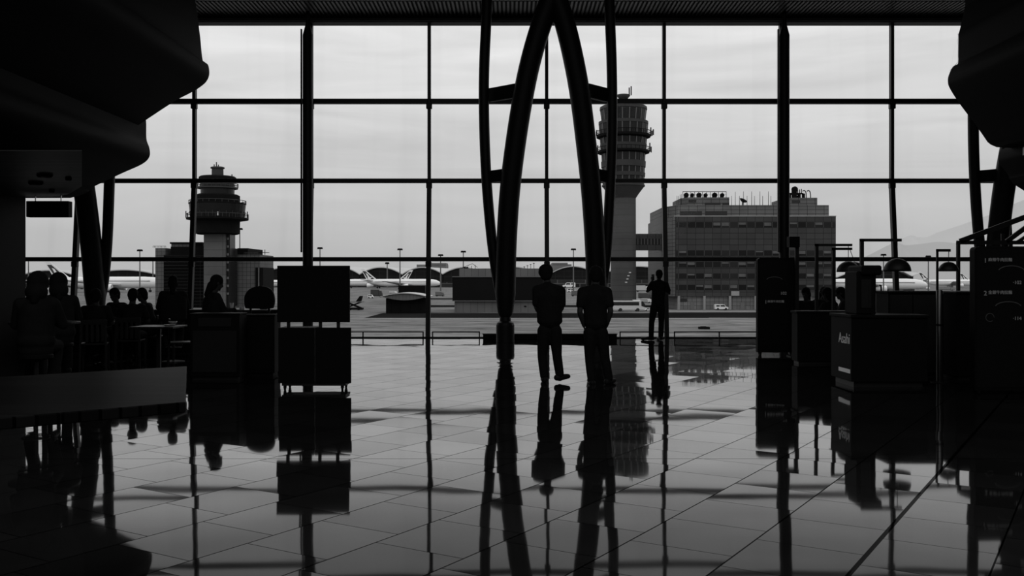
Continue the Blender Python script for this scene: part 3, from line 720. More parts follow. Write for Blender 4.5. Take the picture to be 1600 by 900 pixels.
# kiosk frame with slanted struts
D = 16.0
t = thing('kiosk_frame', 'black steel kiosk frame with slanted struts above the large menu sign', 'frame', (X(1497, D), D, 0))
xk = X(1497.2, D); zk = Z(378, D); xe = 9.0
MB().box((xk - 0.025, D - 0.025, 0), (xk + 0.025, D + 0.025, zk)).build('post', m_steel, t)
MB().box((xe - 0.05, D - 0.025, 0), (xe, D + 0.025, zk)).build('post', m_steel, t)
MB().box((xk - 0.025, D - 0.02, Z(382, D)), (xe, D + 0.02, Z(376, D))).build('beam', m_steel, t)
MB().box((X(1529, D), D - 0.02, Z(392, D)), (xe, D + 0.02, Z(385, D))).build('beam', m_steel, t)
MB().bar((X(1500, D), D, Z(377, D)), (X(1640, D), D, Z(325, D)), 0.04, 0.085).build('strut', m_steel, t)
MB().bar((X(1572, D), D, Z(378, D)), (X(1640, D), D, Z(328, D)), 0.04, 0.075).build('strut', m_steel, t)
MB().bar((X(1590, D), D, Z(378, D)), (X(1640, D), D, Z(345, D)), 0.04, 0.05).build('strut', m_steel, t)
MB().box((X(1564, D), D - 0.015, Z(392, D)), (X(1569, D), D + 0.015, Z(365, D))).build('hanger', m_steel, t)
# right eating area furniture
low_table('low dining table between the slim menu sign and the drinks counter', 5.85, 19.35, 0.5, 0.5, 0.0, 'tables beside the right counter')
low_table('low dining table behind the drinks machine', X(1352, 20.4), 20.4, 0.9, 0.7, 0.0, 'tables beside the right counter')
for lab, px, D, rz in (('wooden chair under the upright diner nearest the lamp post', 1300, 18.75, 0.7), ('wooden chair under the bent diner left of the lamp post', 1284, 21.3, 3.3),
                       ('wooden chair under the diner half hidden by the drinks machine', 1322, 19.9, 1.3), ('wooden chair under the diner beside the slim menu sign', 1262, 19.9, 2.5)):
    make_chair(lab, (X(px, D), D, 0), rz, 'wooden chairs beside the right counter')
plate('white plate on the table right of the slim menu sign', (5.72, 19.2, 0.75), 0.09, 'plates beside the right counter')
bowl('white bowl on the table in front of the right diners', (5.8, 19.45, 0.75), 0.08, 'plates beside the right counter')
tumbler('white cup on the table in front of the right diners', (6.0, 19.25, 0.75), 0.1, 0.035, 'plates beside the right counter')

# ================================================================== OUTSIDE: THE APRON
GA = -6.3                                   # apron level
def DGR(py): return (CH - GA) * F / (py - HY)
m_apron = bpy.data.materials.new('wet_concrete_apron'); m_apron.use_nodes = True; nt = m_apron.node_tree; b = nt.nodes['Principled BSDF']
t_ = N(nt, 'ShaderNodeNewGeometry'); mpn = N(nt, 'ShaderNodeMapping'); mpn.inputs['Scale'].default_value = (0.05, 0.22, 1)
nt.links.new(t_.outputs['Position'], mpn.inputs[0])
n = N(nt, 'ShaderNodeTexNoise'); n.inputs['Scale'].default_value = 2.0; n.inputs['Detail'].default_value = 8.0; n.inputs['Distortion'].default_value = 1.2
n.inputs['Roughness'].default_value = 0.65
nt.links.new(mpn.outputs[0], n.inputs['Vector'])
rmp = N(nt, 'ShaderNodeMapRange'); rmp.inputs[1].default_value = 0.30; rmp.inputs[2].default_value = 0.72; rmp.inputs[3].default_value = 0.02; rmp.inputs[4].default_value = 0.33
nt.links.new(n.outputs['Fac'], rmp.inputs[0])
c = N(nt, 'ShaderNodeCombineColor')
for i in range(3): nt.links.new(rmp.outputs[0], c.inputs[i])
nt.links.new(c.outputs[0], b.inputs['Base Color']); b.inputs['Roughness'].default_value = 0.75; b.inputs['Specular IOR Level'].default_value = 0.0
tag(MB().box((-9000, 26.5, GA - 1), (9000, 9000, GA)).build('ground', m_apron), kind='structure')
m_asph = mat('dark_asphalt', 0.014, 0.9, 0, 0.5, 0.06, spec=0.0)
m_paint = mat('pale_road_paint', 0.22, 0.8, 0, 0.4, 0.1)
m_grass = mat('dull_verge', 0.03, 0.95, 0, 0.5, 0.08, spec=0.0)
def strip(name, x0, x1, ya, yb, m, z=0.03):
    tag(MB().box((x0, DGR(yb), GA), (x1, DGR(ya), GA + z)).build(name, m), kind='structure')
strip('road', -30, 40, 489.5, 497, m_asph, 0.04)
strip('road', 36, 110, 488.5, 496.5, m_asph, 0.045)
strip('verge', -40, 8, 466, 468.2, m_grass, 0.06)
strip('verge', -30, 90, 477, 480, m_asph, 0.05)
strip('road_line', 38, 105, 486.2, 487.8, m_paint, 0.12)
strip('road_line', -42, 42, 497.4, 498.0, m_paint, 0.06)

m_conc = grid_mat('weathered_concrete', 0.078, 0.048, 60.0, 1.55, 0.05, 0.8, 0.1, 'SZ')
m_cab = mat('tower_dark_glass', 0.008, 0.3, 0, 0.3, 0.5, spec=0.2)
m_fin = mat('pale_tower_fin', 0.10, 0.6, 0, 0.2, 0.5)
m_band2 = mat('tower_dark_band', 0.007, 0.8, 0, 0.3, 0.5, spec=0.05)
m_tw = mat('tower_panel', 0.040, 0.7, 0, 0.35, 0.4, spec=0.2)

# ---- tall control tower
DT = 255.0; K = DT / F
tx = X(974, DT)
ct = thing('control_tower', 'tall airport control tower with a wide glazed cab and satellite dish, right of the arch', 'tower', (tx, DT, GA))
def zt2(py): return Z(py, DT)
def lat(name, prof, m, n=36, smooth=False): return MB().lathe((tx, DT, 0), [(r * K, zt2(y)) for r, y in prof], n, smooth).build(name, m, ct)
lat('shaft', [(20.2, 483.5), (19.6, 400), (19.4, 300)], m_conc, 40, True)
lat('flared_neck', [(18, 322), (19.5, 310), (24, 303), (32, 292.5), (33.5, 291.5), (33.5, 289.5), (31, 289)], m_tw, 40)
lat('lower_cab', [(31.5, 290), (33.5, 238)], m_cab, 40)
lat('cab_band', [(33.4, 262), (34.5, 262), (34.8, 253), (33.7, 253)], m_tw, 40)
lat('cab_band', [(33.0, 276.5), (33.6, 276.5), (34, 271), (33.4, 271)], m_tw, 40)
lat('gallery', [(34, 241), (40.5, 239.5), (40.5, 236.5), (34, 236.5)], m_band2, 40)
lat('middle_cab', [(34, 237), (36, 214)], m_cab, 40)
lat('cab_band', [(34.5, 236.3), (35.5, 236.3), (36.4, 226), (35.5, 226)], m_tw, 40)
lat('gallery', [(36, 217), (42, 215), (42, 211.5), (37, 211.5)], m_band2, 40)
lat('upper_cab', [(36.6, 213), (37.6, 192.5)], m_cab, 40)
lat('ring_roof', [(38.6, 195), (38.6, 190.8), (34, 190)], m_tw, 40)
lat('top_cab', [(33.2, 191), (35.4, 172)], m_cab, 40)
lat('roof', [(35.5, 173.5), (37, 172), (36.6, 168), (33, 165.8), (8, 165.0)], m_tw, 40)
lat('dish_mast', [(3, 166), (3, 155), (1.4, 153)], m_band2, 14)
lat('dish', [(4, 154.5), (7, 154), (10.6, 150), (10.2, 148.2), (0.5, 146.6)], m_tw, 30, True)
f = MB()
for k in range(20):
    a = 2 * PI * (k + 0.5) / 20; ca, sa = math.cos(a), math.sin(a)
    for r0, y0, r1, y1 in ((31.6, 289, 33.6, 239), (34.2, 236, 36.2, 215), (36.8, 212, 37.8, 193), (33.4, 190.5, 35.5, 173)):
            f.bar((tx + ca * r0 * K, DT + sa * r0 * K, zt2(y0)), (tx + ca * r1 * K, DT + sa * r1 * K, zt2(y1)), 0.22, 0.22, (ca, sa, 0))
f.build('mullions', m_fin, ct)
for r, yb, yt in ((41, 236.5, 231.5), (42.5, 211.5, 206)):
    rl = MB(); n = 36
    pts = [(tx + r * K * math.cos(2 * PI * k / n), DT + r * K * math.sin(2 * PI * k / n), zt2(yt)) for k in range(n + 1)]
    rl.tube(pts, 0.08, 6)
    for p in pts[:-1]: rl.tube([p, (p[0], p[1], zt2(yb))], 0.07, 5)
    rl.build('railing', m_band2, ct)
for dx, y0, y1 in ((42, 214, 200), (44, 213, 205), (40.5, 238, 224), (42.5, 239, 230), (-42, 214, 204), (-40.5, 238, 228), (46, 212, 203), (8.5, 150, 138), (11.5, 150, 136)):
    MB().tube([(tx + dx * K, DT - 1.0, zt2(y0)), (tx + dx * K, DT - 1.0, zt2(y1))], 0.16, 6).build('aerial', m_band2, ct)
for px, py in ((982, 426), (979.5, 431), (978, 436), (976, 441)):
    x_ = X(px, DT) - tx; yy = DT - math.sqrt(max((20.0 * K) ** 2 - x_ * x_, 0)) - 0.02
    MB().box((tx + x_ - 0.28, yy - 0.1, zt2(py + 0.9)), (tx + x_ + 0.28, yy + 0.2, zt2(py - 0.9))).build('slot_window', mat('pale_slot_window', 0.5, 0.3), ct)
# base ring
MB().lathe((tx, DT, GA), [(4.2, 0), (4.2, 0.4)], 30).build('plinth', m_band2, ct)

# ---- large office block
DO = 250.0; OK = DO / F
def ox(px): return X(px, DO)
def oz(py): return Z(py, DO)
ob = thing('office_block', 'large dark office block with banded windows and roof masts, right of the tall control tower', 'building', (ox(1180), DO, GA))
m_ob = grid_mat('office_cladding', 0.056, 0.012, 13.3 * OK, 9.2 * OK, 0.055, 0.45, 0.25, 'XZ')
m_obl = grid_mat('office_pale_cladding', 0.135, 0.022, 13.3 * OK, 5.8 * OK, 0.055, 0.6, 0.15, 'SZ')
m_owin = grid_mat('office_window_glass', 0.008, 0.07, 13.3 * OK, 40.0, 0.07, 0.3, -1.4, 'XZ', g2=0.022)
m_pod = grid_mat('podium_panels', 0.17, 0.05, 7.0 * OK, 6.0 * OK, 0.05, 0.6, 0.2, 'XZ')
dep = 34.0
poly = [(1041.5, DO + 7.5), (1056, DO), (1306, DO), (1306, DO + dep), (1041.5, DO + dep)]
def pr(poly, z0, z1, name, m, D=DO):
    q = [(X(px, DO), y) for px, y in poly]
    return MB().prism(q, lambda u, v: (u, v, z0), lambda u, v: (u, v, z1)).build(name, m, ob)
pr(poly, oz(463), oz(338), 'main_body', m_ob)
pr([(1041.0, DO + 7.2), (1054.8, DO - 0.25), (1055.8, DO + 0.3), (1042, DO + 7.9)], oz(462.9), oz(338.5), 'side_cladding', m_obl)
poly2 = [(1044, DO + 9), (1060.5, DO + 1.5), (1298, DO + 1.5), (1298, DO + dep - 1), (1044, DO + dep - 1)]
pr(poly2, oz(338.2), oz(319.8), 'roof_storey', m_obl)
pr([(1054, DO - 0.15), (1306.4, DO - 0.15), (1306.4, DO + 1.2), (1054, DO + 1.2)], oz(338.2), oz(337.0), 'parapet_edge', mat('pale_parapet', 0.35, 0.6, 0, 0.3, 0.3))
poly3 = [(1071, DO + 7), (1079, DO + 4), (1145, DO + 4), (1145, DO + 20), (1071, DO + 20)]
pr(poly3, oz(319.9), oz(306.3), 'penthouse', m_obl)
poly4 = [(1238, DO + 5), (1286.5, DO + 5), (1286.5, DO + 20), (1238, DO + 20)]
pr(poly4, oz(319.9), oz(306.3), 'penthouse', m_obl)
for a, b_, y0, y1, yy in ((1064, 1098.5, 336.3, 329.2, 1.5), (1103.5, 1138, 336.3, 329.2, 1.5), (1080, 1092.5, 314.4, 310, 4), (1106, 1131, 319.5, 315, 4), (1134, 1144.5, 319.5, 315, 4), (1246, 1259, 314.4, 310.5, 5)):
    MB().box((ox(a), DO + yy - 0.12, oz(y0)), (ox(b_), DO + yy + 0.3, oz(y1))).build('louvre', mat('black_louvre', 0.01, 0.7), ob)
for y0, y1 in ((355.5, 347), (399.5, 391.2), (417.5, 409.0), (435.3, 427.2), (453.0, 444.8)):
    MB().box((ox(1056.4), DO - 0.08, oz(y0)), (ox(1305.6), DO + 0.2, oz(y1))).build('window_band', m_owin, ob)
random.seed(21)
for py0, py1, n_ in ((355.5, 347, 6), (399.5, 391.2, 5), (417.5, 409.0, 9), (435.3, 427.2, 6), (453.0, 444.8, 6)):   # blinds drawn behind some windows
    for k in sorted(random.sample(range(18), n_)):
        a = 1060.0 + 13.3 * k; h = random.uniform(0.3, 0.7)
        MB().box((ox(a + 1.2), DO - 0.13, oz(py1 + (py0 - py1) * h)), (ox(a + 12.0), DO - 0.05, oz(py1 + 0.6))).build('blind', mat('grey_blind', 0.09, 0.8, 0, 0.6, 0.4), ob)
MB().box((ox(1142.5), DO - 0.15, oz(462)), (ox(1155), DO + 0.1, oz(455))).build('wall_sign', mat('pale_wall_sign', 0.3, 0.6), ob)
MB().box((ox(1060), DO + 0.5, GA), (ox(1300), DO + dep - 1, oz(462.5))).build('podium', m_pod, ob)
for k in range(7): MB().box((ox(1059 + 40 * k), DO - 0.05, GA), (ox(1062.5 + 40 * k), DO + 0.7, oz(462.4))).build('podium_pilaster', mat('pale_pilaster', 0.26, 0.7), ob)
for a in (1079, 1157.5, 1196): MB().box((ox(a), DO + 0.35, GA + 0.05), (ox(a + 6), DO + 0.6, oz(472.5))).build('door', mat('grey_steel_door', 0.12, 0.6), ob)
MB().box((ox(1063), DO + 0.35, oz(471)), (ox(1074), DO + 0.6, oz(466.5))).build('louvre', MATS['black_louvre'], ob)
# roof plant
def fan(px, py, r, D, name='roof_fan'):
    x_, z_ = X(px, DO), oz(py)
    fb = MB(); fb.lathe((x_, D, z_), [(r * OK, 0), (r * OK, 0.5), (r * 0.8 * OK, 0.5), (r * 0.8 * OK, 0.15), (0.25 * r * OK, 0.1), (0.2 * r * OK, -0.05)], 20, axis='Y')
    for k in range(5):
        a = 2 * PI * k / 5; fb.bar((x_, D + 0.1, z_), (x_ + math.cos(a) * r * .8 * OK, D + 0.1, z_ + math.sin(a) * r * .8 * OK), 0.12, 0.35, (0, 1, 0))
    fb.box((x_ - r * 0.7 * OK, D + 0.1, oz(306.3)), (x_ + r * 0.7 * OK, D + 1.2, z_)); fb.build(name, m_band2, ob)
for px, r in ((1079, 4), (1088.5, 3.2), (1099.5, 4.2), (1110, 3.2), (1124.5, 4.2), (1136.5, 3.4)): fan(px, 301.8, r, DO + 6)
rl = MB()
rl.box((ox(1072), DO + 5, oz(297.2)), (ox(1142), DO + 5.15, oz(296.4)))
for k in range(12): rl.box((ox(1072 + 6.3 * k), DO + 5, oz(306.5)), (ox(1072 + 6.3 * k) + 0.1, DO + 5.15, oz(296.6)))
rl.box((ox(1072), DO + 5, oz(301.5)), (ox(1142), DO + 5.1, oz(301.2))); rl.build('roof_railing', m_band2, ob)
fan(1254.5, 292, 5.0, DO + 7)
pl = MB()
pl.box((ox(1240), DO + 8, oz(298.5)), (ox(1270), DO + 12, oz(297)))
for a in (1241, 1246, 1256, 1262, 1269): pl.box((ox(a), DO + 8, oz(306.4)), (ox(a) + 0.6, DO + 9, oz(298)))
pl.box((ox(1244), DO + 8.5, oz(305)), (ox(1251), DO + 11, oz(300))); pl.box((ox(1258), DO + 8.5, oz(305.5)), (ox(1264), DO + 11, oz(301)))
for a in (1240, 1243, 1247, 1262, 1265, 1268): pl.box((ox(a), DO + 9, oz(297.5)), (ox(a) + 0.2, DO + 9.2, oz(290 + (a % 4))))
pl.build('roof_plant', m_band2, ob)
for a in (1268.5, 1275.5): 
    MB().tube(smooth_path([(ox(a + 6), DO + 8, oz(306.2)), (ox(a + 5.5), DO + 8, oz(297)), (ox(a + 3), DO + 8, oz(293.2)), (ox(a), DO + 8, oz(294.5))], 5), 0.14, 8).build('vent_pipe', m_tw, ob)
for k, (px, h) in enumerate([(1062, 304), (1064.5, 304), (1067, 302), (1069, 301), (1148.5, 304), (1154.5, 297.5), (1161, 304), (1167.5, 297), (1173, 304), (1180.5, 297), (1185, 304), (1193.5, 297), (1198, 304), (1207, 297), (1211, 304)]):
    MB().tube([(ox(px), DO + 4, oz(320)), (ox(px), DO + 4, oz(h))], [0.075, 0.05], 6).build('roof_mast', m_band2, ob)
dn = Vector((0.35, -0.45, 0.85)).normalized(); dq = dn.to_track_quat('Z', 'Y').to_matrix(); c0 = Vector((ox(1167), DO + 4, oz(312)))
dm = MB(); n = 24; prof = [(0.0, -0.35), (0.5, -0.25), (0.9, -0.02), (1.15, 0.22), (1.12, 0.27), (0.85, 0.06), (0.0, -0.27)]
vs, fs = [], []
for r, h in prof:
    for k in range(n): vs.append(c0 + dq @ Vector((r * 0.95 * math.cos(2 * PI * k / n), r * 0.95 * math.sin(2 * PI * k / n), h)))
for i in range(len(prof) - 1):
    for k in range(n): fs.append((i * n + k, i * n + (k + 1) % n, (i + 1) * n + (k + 1) % n, (i + 1) * n + k))
dm.add(vs, fs, True); dm.tube([c0 + dq @ Vector((0, 0, -0.3)), (c0.x - 0.2, c0.y, oz(320))], 0.15, 8)
dm.build('satellite_dish', m_band2, ob)
# footbridge between tower and block
fb = thing('footbridge', 'enclosed footbridge joining the tall control tower to the office block', 'bridge', (ox(1018), DO + 6, oz(390)))
xa, xb = tx + 19.7 * K - 0.4, ox(1041)
MB().box((xa, DO + 7.6, oz(389.5)), (xb, DO + 10.5, oz(380.5))).build('floor_girder', m_ob, fb)
MB().box((xa, DO + 7.6, oz(371)), (xb, DO + 10.5, oz(363))).build('roof', m_ob, fb)
MB().box((xa, DO + 7.75, oz(380.5)), (xb, DO + 10.3, oz(371))).build('glazing', m_cab, fb)
for k in range(9): MB().box((xa + 0.3 + k * (xb - xa - 0.6) / 8, DO + 7.6, oz(380.5)), (xa + 0.48 + k * (xb - xa - 0.6) / 8, DO + 7.76, oz(371))).build('mullion', m_fin, fb)

# ---- old tower and its building, left
DL = 262.0; LK = DL / F; lx = X(340, DL)
def lz(py): return Z(py, DL)
lt = thing('old_control_tower', 'squat older control tower with stacked drums on a flat concrete stem, at the left', 'tower', (lx, DL, GA))
def lat2(name, prof, m, n=32): return MB().lathe((lx, DL, 0), [(r * LK, lz(y)) for r, y in prof], n).build(name, m, lt)
MB().box((X(322, DL), DL - 2.0, GA), (X(355.5, DL), DL + 4, lz(366))).build('stem', grid_mat('old_concrete', 0.115, 0.06, 50, 13.0 * LK, 0.06, 0.8, 0.2, 'SZ'), lt)
MB().box((X(355.5, DL), DL - 1.0, GA), (X(361, DL), DL + 4, lz(366))).build('stem_slot', m_cab, lt)
for k in range(8): MB().box((X(356.3, DL), DL - 1.3, lz(375 + k * 12.2)), (X(359.6, DL), DL - 0.9, lz(371.5 + k * 12.2))).build('slot_light', m_fin, lt)
lat2('lower_drum', [(30, 366.5), (33.5, 365), (34, 344)], m_band2)
lat2('gallery', [(33, 346), (47, 343.5), (47, 340.8), (40, 340.8)], m_band2)
lat2('main_cab', [(40.5, 341), (43, 319.5)], m_cab)
lat2('gallery', [(42, 320.5), (43.5, 319.5), (43.5, 317.6), (33, 317.6)], m_band2)
lat2('middle_drum', [(33.5, 318), (34, 306), (30, 304), (26, 304)], m_band2)
lat2('upper_cab', [(25.5, 304.5), (26, 285)], m_cab)
lat2('gallery', [(25, 296.5), (31, 295), (31, 293), (26, 293)], m_tw)
lat2('cab_band', [(26, 290.8), (26.4, 290.8), (26.4, 288.5), (26, 288.5)], m_tw)
lat2('roof', [(26.5, 285.5), (28.2, 284), (28.2, 277.5), (26, 275.8), (9, 275)], m_band2)
lat2('lantern', [(9, 275.5), (8.8, 264), (10.6, 263.5), (10.6, 261.5), (8, 260.6)], m_tw, 20)
for r, yb, yt in ((46.5, 341, 335), (31, 293, 287.5), (43, 317.6, 314)):
    rl = MB(); n = 28
    pts = [(lx + r * LK * math.cos(2 * PI * k / n), DL + r * LK * math.sin(2 * PI * k / n), lz(yt)) for k in range(n + 1)]
    rl.tube(pts, 0.09, 6)
    for p in pts[:-1]: rl.tube([p, (p[0], p[1], lz(yb))], 0.07, 5)
    rl.build('railing', m_tw, lt)
f = MB()
for k in range(26):
    a = 2 * PI * k / 26; ca, sa = math.cos(a), math.sin(a)
    f.bar((lx + ca * 40.8 * LK, DL + sa * 40.8 * LK, lz(340)), (lx + ca * 42 * LK, DL + sa * 42 * LK, lz(331)), 0.14, 0.14, (ca, sa, 0))
f.build('mullions', m_tw, lt)
MB().box((X(352, DL), DL - 41.4 * LK, lz(339.2)), (X(353.6, DL), DL - 40 * LK, lz(333.5))).build('pale_cab_pane', mat('pale_window', 0.7, 0.4), lt)  # single pale pane on the main cab
for dx, y0, y1 in ((0, 261, 254), (-3.5, 261, 257.5), (3, 262, 258), (-47.5, 341, 330), (-45, 341, 333), (48, 341, 331), (24, 276, 273), (36, 318, 311)):
    MB().tube([(lx + dx * LK, DL - 1, lz(y0)), (lx + dx * LK, DL - 1, lz(y1))], 0.14, 6).build('aerial', m_band2, lt)

lb = thing('airport_building', 'low stepped airport building with louvred dark front around the older control tower', 'building', (X(310, DL), DL + 4, GA))
m_lbl = grid_mat('left_building_tiles', 0.12, 0.028, 6.5 * LK, 6.4 * LK, 0.05, 0.6, 0.15, 'SZ')
m_louv = grid_mat('dark_louvred_front', 0.005, 0.04, 200.0, 5.2 * LK, 0.035, 0.7, 0.2, 'SZ', spec=0.02)
def lbox(a, b_, y0, y1, d0, d1, name, m, bev=0): return MB().box((X(a, DL), DL + d0 + 3.2, lz(y0)), (X(b_, DL), DL + d1 + 3.2, lz(y1))).build(name, m, lb)
gpy = HY + (CH - GA) * F / DL
lbox(229.5, 246, gpy, 386.5, 3, 22, 'end_block', m_lbl)
lbox(245, 330, gpy, 397.5, 2, 22, 'louvred_front', m_louv)
lbox(252, 330.5, 397.5, 384, 4, 22, 'upper_storey', m_band2)
lbox(252.5, 281, 384.5, 379.5, 4.2, 12, 'roof_house', m_lbl)
lbox(251, 303, 379.5, 376.8, 3.8, 14, 'roof_slab', m_band2)
lbox(281, 303, 386, 379.5, 4.3, 14, 'roof_house', m_band2)
lbox(306, 322, 384, 381, 6, 14, 'roof_house', m_band2)
lbox(359, 376, gpy, 386.5, 4, 20, 'stair_block', m_band2)
lbox(361, 397, gpy, 397, 3, 18, 'end_block', m_lbl)
lbox(391, 403.5, gpy, 417.5, 2, 14, 'side_block', m_band2)
lbox(396, 397.5, gpy, 418, 1.6, 2.2, 'downpipe', m_fin)
rl = MB()
for a, b_, y0, y1 in ((232, 252, 386.5, 383.5), (376, 397, 397, 393.5)):
    rl.box((X(a, DL), DL + 3.2, lz(y1 + 0.4)), (X(b_, DL), DL + 3.35, lz(y1)))
    n_ = int((b_ - a) / 2.2)
    for k in range(n_ + 1): q_ = a + (b_ - a) * k / n_; rl.box((X(q_, DL), DL + 3.2, lz(y0)), (X(q_, DL) + 0.08, DL + 3.3, lz(y1)))
rl.build('roof_railing', m_tw, lb)
MB().tube([(X(289.5, DL), DL + 6, lz(378)), (X(289.5, DL), DL + 6, lz(370))], 0.1, 6).build('aerial', m_band2, lb)
mm = MB(); mm.tube([(X(405, DL), DL + 6, lz(397)), (X(405, DL), DL + 6, lz(389))], 0.1, 6); mm.tube([(X(395, DL), DL + 6, lz(393.3)), (X(412, DL), DL + 6, lz(393.8))], 0.08, 6); mm.build('aerial', m_band2, lb)

# ---- vaulted terminal
DV = 960.0
m_vroof = mat('pale_vault_roof', 0.46, 0.5, 0, 0.25, 0.02)
m_gable = grid_mat('dark_gable_glazing', 0.010, 0.022, 9.0, 5.5, 0.25, 0.4, 0.3, 'XZ')
m_low = grid_mat('apron_level_blocks', 0.03, 0.09, 14.0, 4.0, 0.4, 0.7, 0.6, 'XZ', 0.4)
def vault(parent, x0, x1, yv, yp, shift, D=DV, back=130.0):
    n = 18; a, b_ = X(x0, D), X(x1, D); zv, zp = Z(yv, D), Z(yp, D)
    arc = [(a + (b_ - a) * k / n, zv + (zp - zv) * (1 - (2 * k / n - 1) ** 2)) for k in range(n + 1)]
    th = 0.9; dx = 1.7 * shift / F * D
    r = MB(); out = [(u, v + th) for u, v in arc] + [(u, v) for u, v in arc[::-1]]
    r.prism(out, lambda u, v: (u, D - 3, v), lambda u, v: (u + dx, D + back, v)); r.build('vault_roof', m_vroof, parent)
    w_ = MB(); po = [(a + 0.3, GA)] + [(min(max(u, a + 0.3), b_ - 0.3), v) for u, v in arc] + [(b_ - 0.3, GA)]
    w_.prism(po, lambda u, v: (u, D, v), lambda u, v: (u + dx * 0.5, D + back * 0.5, v)); w_.build('gable_wall', m_gable, parent)
vt = thing('vaulted_terminal', 'long distant terminal with a row of wavy vaulted roofs left of the arch', 'building', (X(480, DV), DV, GA))
for a, b_, yv, yp, sh in ((-60, 26, 434, 423, 22), (26, 127, 434.5, 423.2, 24), (127, 262, 434.5, 422.5, 24), (262, 335, 430, 419, 22), (335, 409, 429.5, 418, 22), (409, 496, 429, 418, 20), (496, 562, 429, 418, 20), (562, 629, 429.5, 418.5, 18), (629, 692, 429, 418.5, 16), (692, 757, 429, 418.5, 14), (757, 845, 429, 418, 12)):
    vault(vt, a, b_, yv, yp, sh)
MB().box((X(-80, DV), DV - 4, GA), (X(850, DV), DV + 10, Z(441, DV))).build('base_storey', m_low, vt)
MB().box((X(-40, DV), DV - 5, Z(438.5, DV)), (X(75, DV), DV - 4, Z(437.5, DV))).build('pale_band', m_vroof, vt)
vt2 = thing('vaulted_terminal', 'distant vaulted terminal roofs seen between the arch and the office block', 'building', (X(980, DV), DV, GA))
for a, b_, sh in ((856, 934, 10), (934, 1060, 8)): vault(vt2, a, b_, 431 if a < 900 else 432, 417, sh)
MB().box((X(856, DV), DV - 4, GA), (X(1062, DV), DV + 10, Z(437, DV))).build('base_storey', m_low, vt2)
# block on the skyline
DB2 = 1100.0
for lab, a, b_, y0, y1, e in (('grey block on the skyline behind the vaulted roofs, left of the arch', 651, 697, 419, 411, (667, 697)), ('grey block on the skyline behind the vaulted roof inside the arch', 858, 893, 420, 410.5, (863, 887))):
    t = thing('skyline_block', lab, 'building', (X((a + b_) / 2, DB2), DB2, GA), 'distant grey blocks')
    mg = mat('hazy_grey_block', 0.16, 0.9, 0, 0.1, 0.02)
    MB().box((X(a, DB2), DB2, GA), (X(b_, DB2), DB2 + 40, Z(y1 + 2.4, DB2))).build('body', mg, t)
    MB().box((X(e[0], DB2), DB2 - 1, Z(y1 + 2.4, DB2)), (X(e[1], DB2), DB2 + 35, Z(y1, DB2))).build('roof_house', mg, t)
# angular hangar at right
DH = 600.0
t = thing('angular_hangar', 'dark hangar with a pale folded roof behind the white airliner at the right', 'building', (X(1375, DH), DH, GA))
q = [(1304, 432), (1322, 424), (1360, 424), (1376, 420.5), (1406, 424.5), (1420, 431), (1431, 426)]
MB().prism([(X(a, DH), Z(b_, DH)) for a, b_ in [(1304, 455), (1304, 433), (1322, 426), (1360, 425.5), (1376, 422), (1406, 426), (1420, 432.5), (1427, 430), (1427, 455)]], lambda u, v: (u, DH, v), lambda u, v: (u, DH + 60, v)).build('body', m_gable, t)
MB().prism([(X(a, DH), Z(b_, DH)) for a, b_ in [(1406, 425.0), (1420, 432.2), (1432, 426.6), (1420, 431.2), (1407, 424.2)]], lambda u, v: (u, DH - 5, v), lambda u, v: (u, DH + 30, v + 2.0)).build('folded_roof', m_vroof, t)
MB().prism([(X(a, DH), Z(b_, DH)) for a, b_ in [(1304, 432.4), (1322, 425.2), (1326, 426.2), (1326, 427.5), (1322, 426.6), (1304, 433.8)]], lambda u, v: (u, DH - 5, v), lambda u, v: (u, DH + 20, v)).build('roof_edge', m_vroof, t)
MB().box((X(1304, DH), DH - 2, GA), (X(1427, DH), DH + 3, Z(446, DH))).build('base_storey', m_low, t)

# ---- low huts on the apron
DU = 222.0
hut = thing('curved_roof_hut', 'low dark hut with a lens shaped roof, left of the dark warehouse', 'hut', (X(636, DU), DU, GA))
MB().box((X(603, DU), DU, GA), (X(668, DU), DU + 9, Z(466, DU))).build('walls', mat('black_hut_wall', 0.006, 0.8, 0, 0.3, 0.2, spec=0.05), hut)
lens = [(596, 463)] + [(596 + 74 * k / 12, 463 + 6.0 * math.sin(PI * k / 12)) for k in range(1, 12)] + [(670, 463)] + [(670 - 74 * k / 12, 463 - 5.0 * math.sin(PI * k / 12)) for k in range(1, 12)]
MB().prism([(X(a, DU), Z(b_, DU)) for a, b_ in lens], lambda u, v: (u, DU - 1.5, v), lambda u, v: (u, DU + 10, v)).build('gable', grid_mat('hut_gable_panels', 0.13, 0.07, 0.8, 30, 0.04, 0.6, 0.1, 'XZ'), hut)
rf = MB()
up_ = [(595 + 76 * k / 14, 463 - 5.6 * math.sin(PI * k / 14)) for k in range(15)]; po = up_ + [(a, b_ + 0.9) for a, b_ in up_[::-1]]
rf.prism([(X(a, DU), Z(b_, DU)) for a, b_ in po], lambda u, v: (u, DU - 2, v), lambda u, v: (u, DU + 11, v)); rf.build('curved_roof', m_vroof, hut)
for a in (610, 625, 640, 655): MB().box((X(a, DU), DU - 0.15, GA), (X(a + 0.8, DU), DU, Z(470, DU))).build('pilaster', m_band2, hut)
DC = 300.0
t = thing('dark_container', 'black box container standing behind the curved roof hut', 'container', (X(643, DC), DC, GA))
MB().box((X(622.5, DC), DC, Z(461, DC)), (X(664, DC), DC + 3, Z(446, DC))).build('body', mat('black_container', 0.006, 0.7, 0, 0.3, 0.3, spec=0.05), t)
for a in (626, 660): MB().box((X(a - 1, DC), DC + 0.3, GA), (X(a + 1, DC), DC + 2.5, Z(461, DC))).build('leg', m_band2, t)
DW = 226.0
wh = thing('dark_warehouse', 'flat roofed dark warehouse with pale lower wall, behind the left leg of the arch', 'building', (X(780, DW), DW, GA))
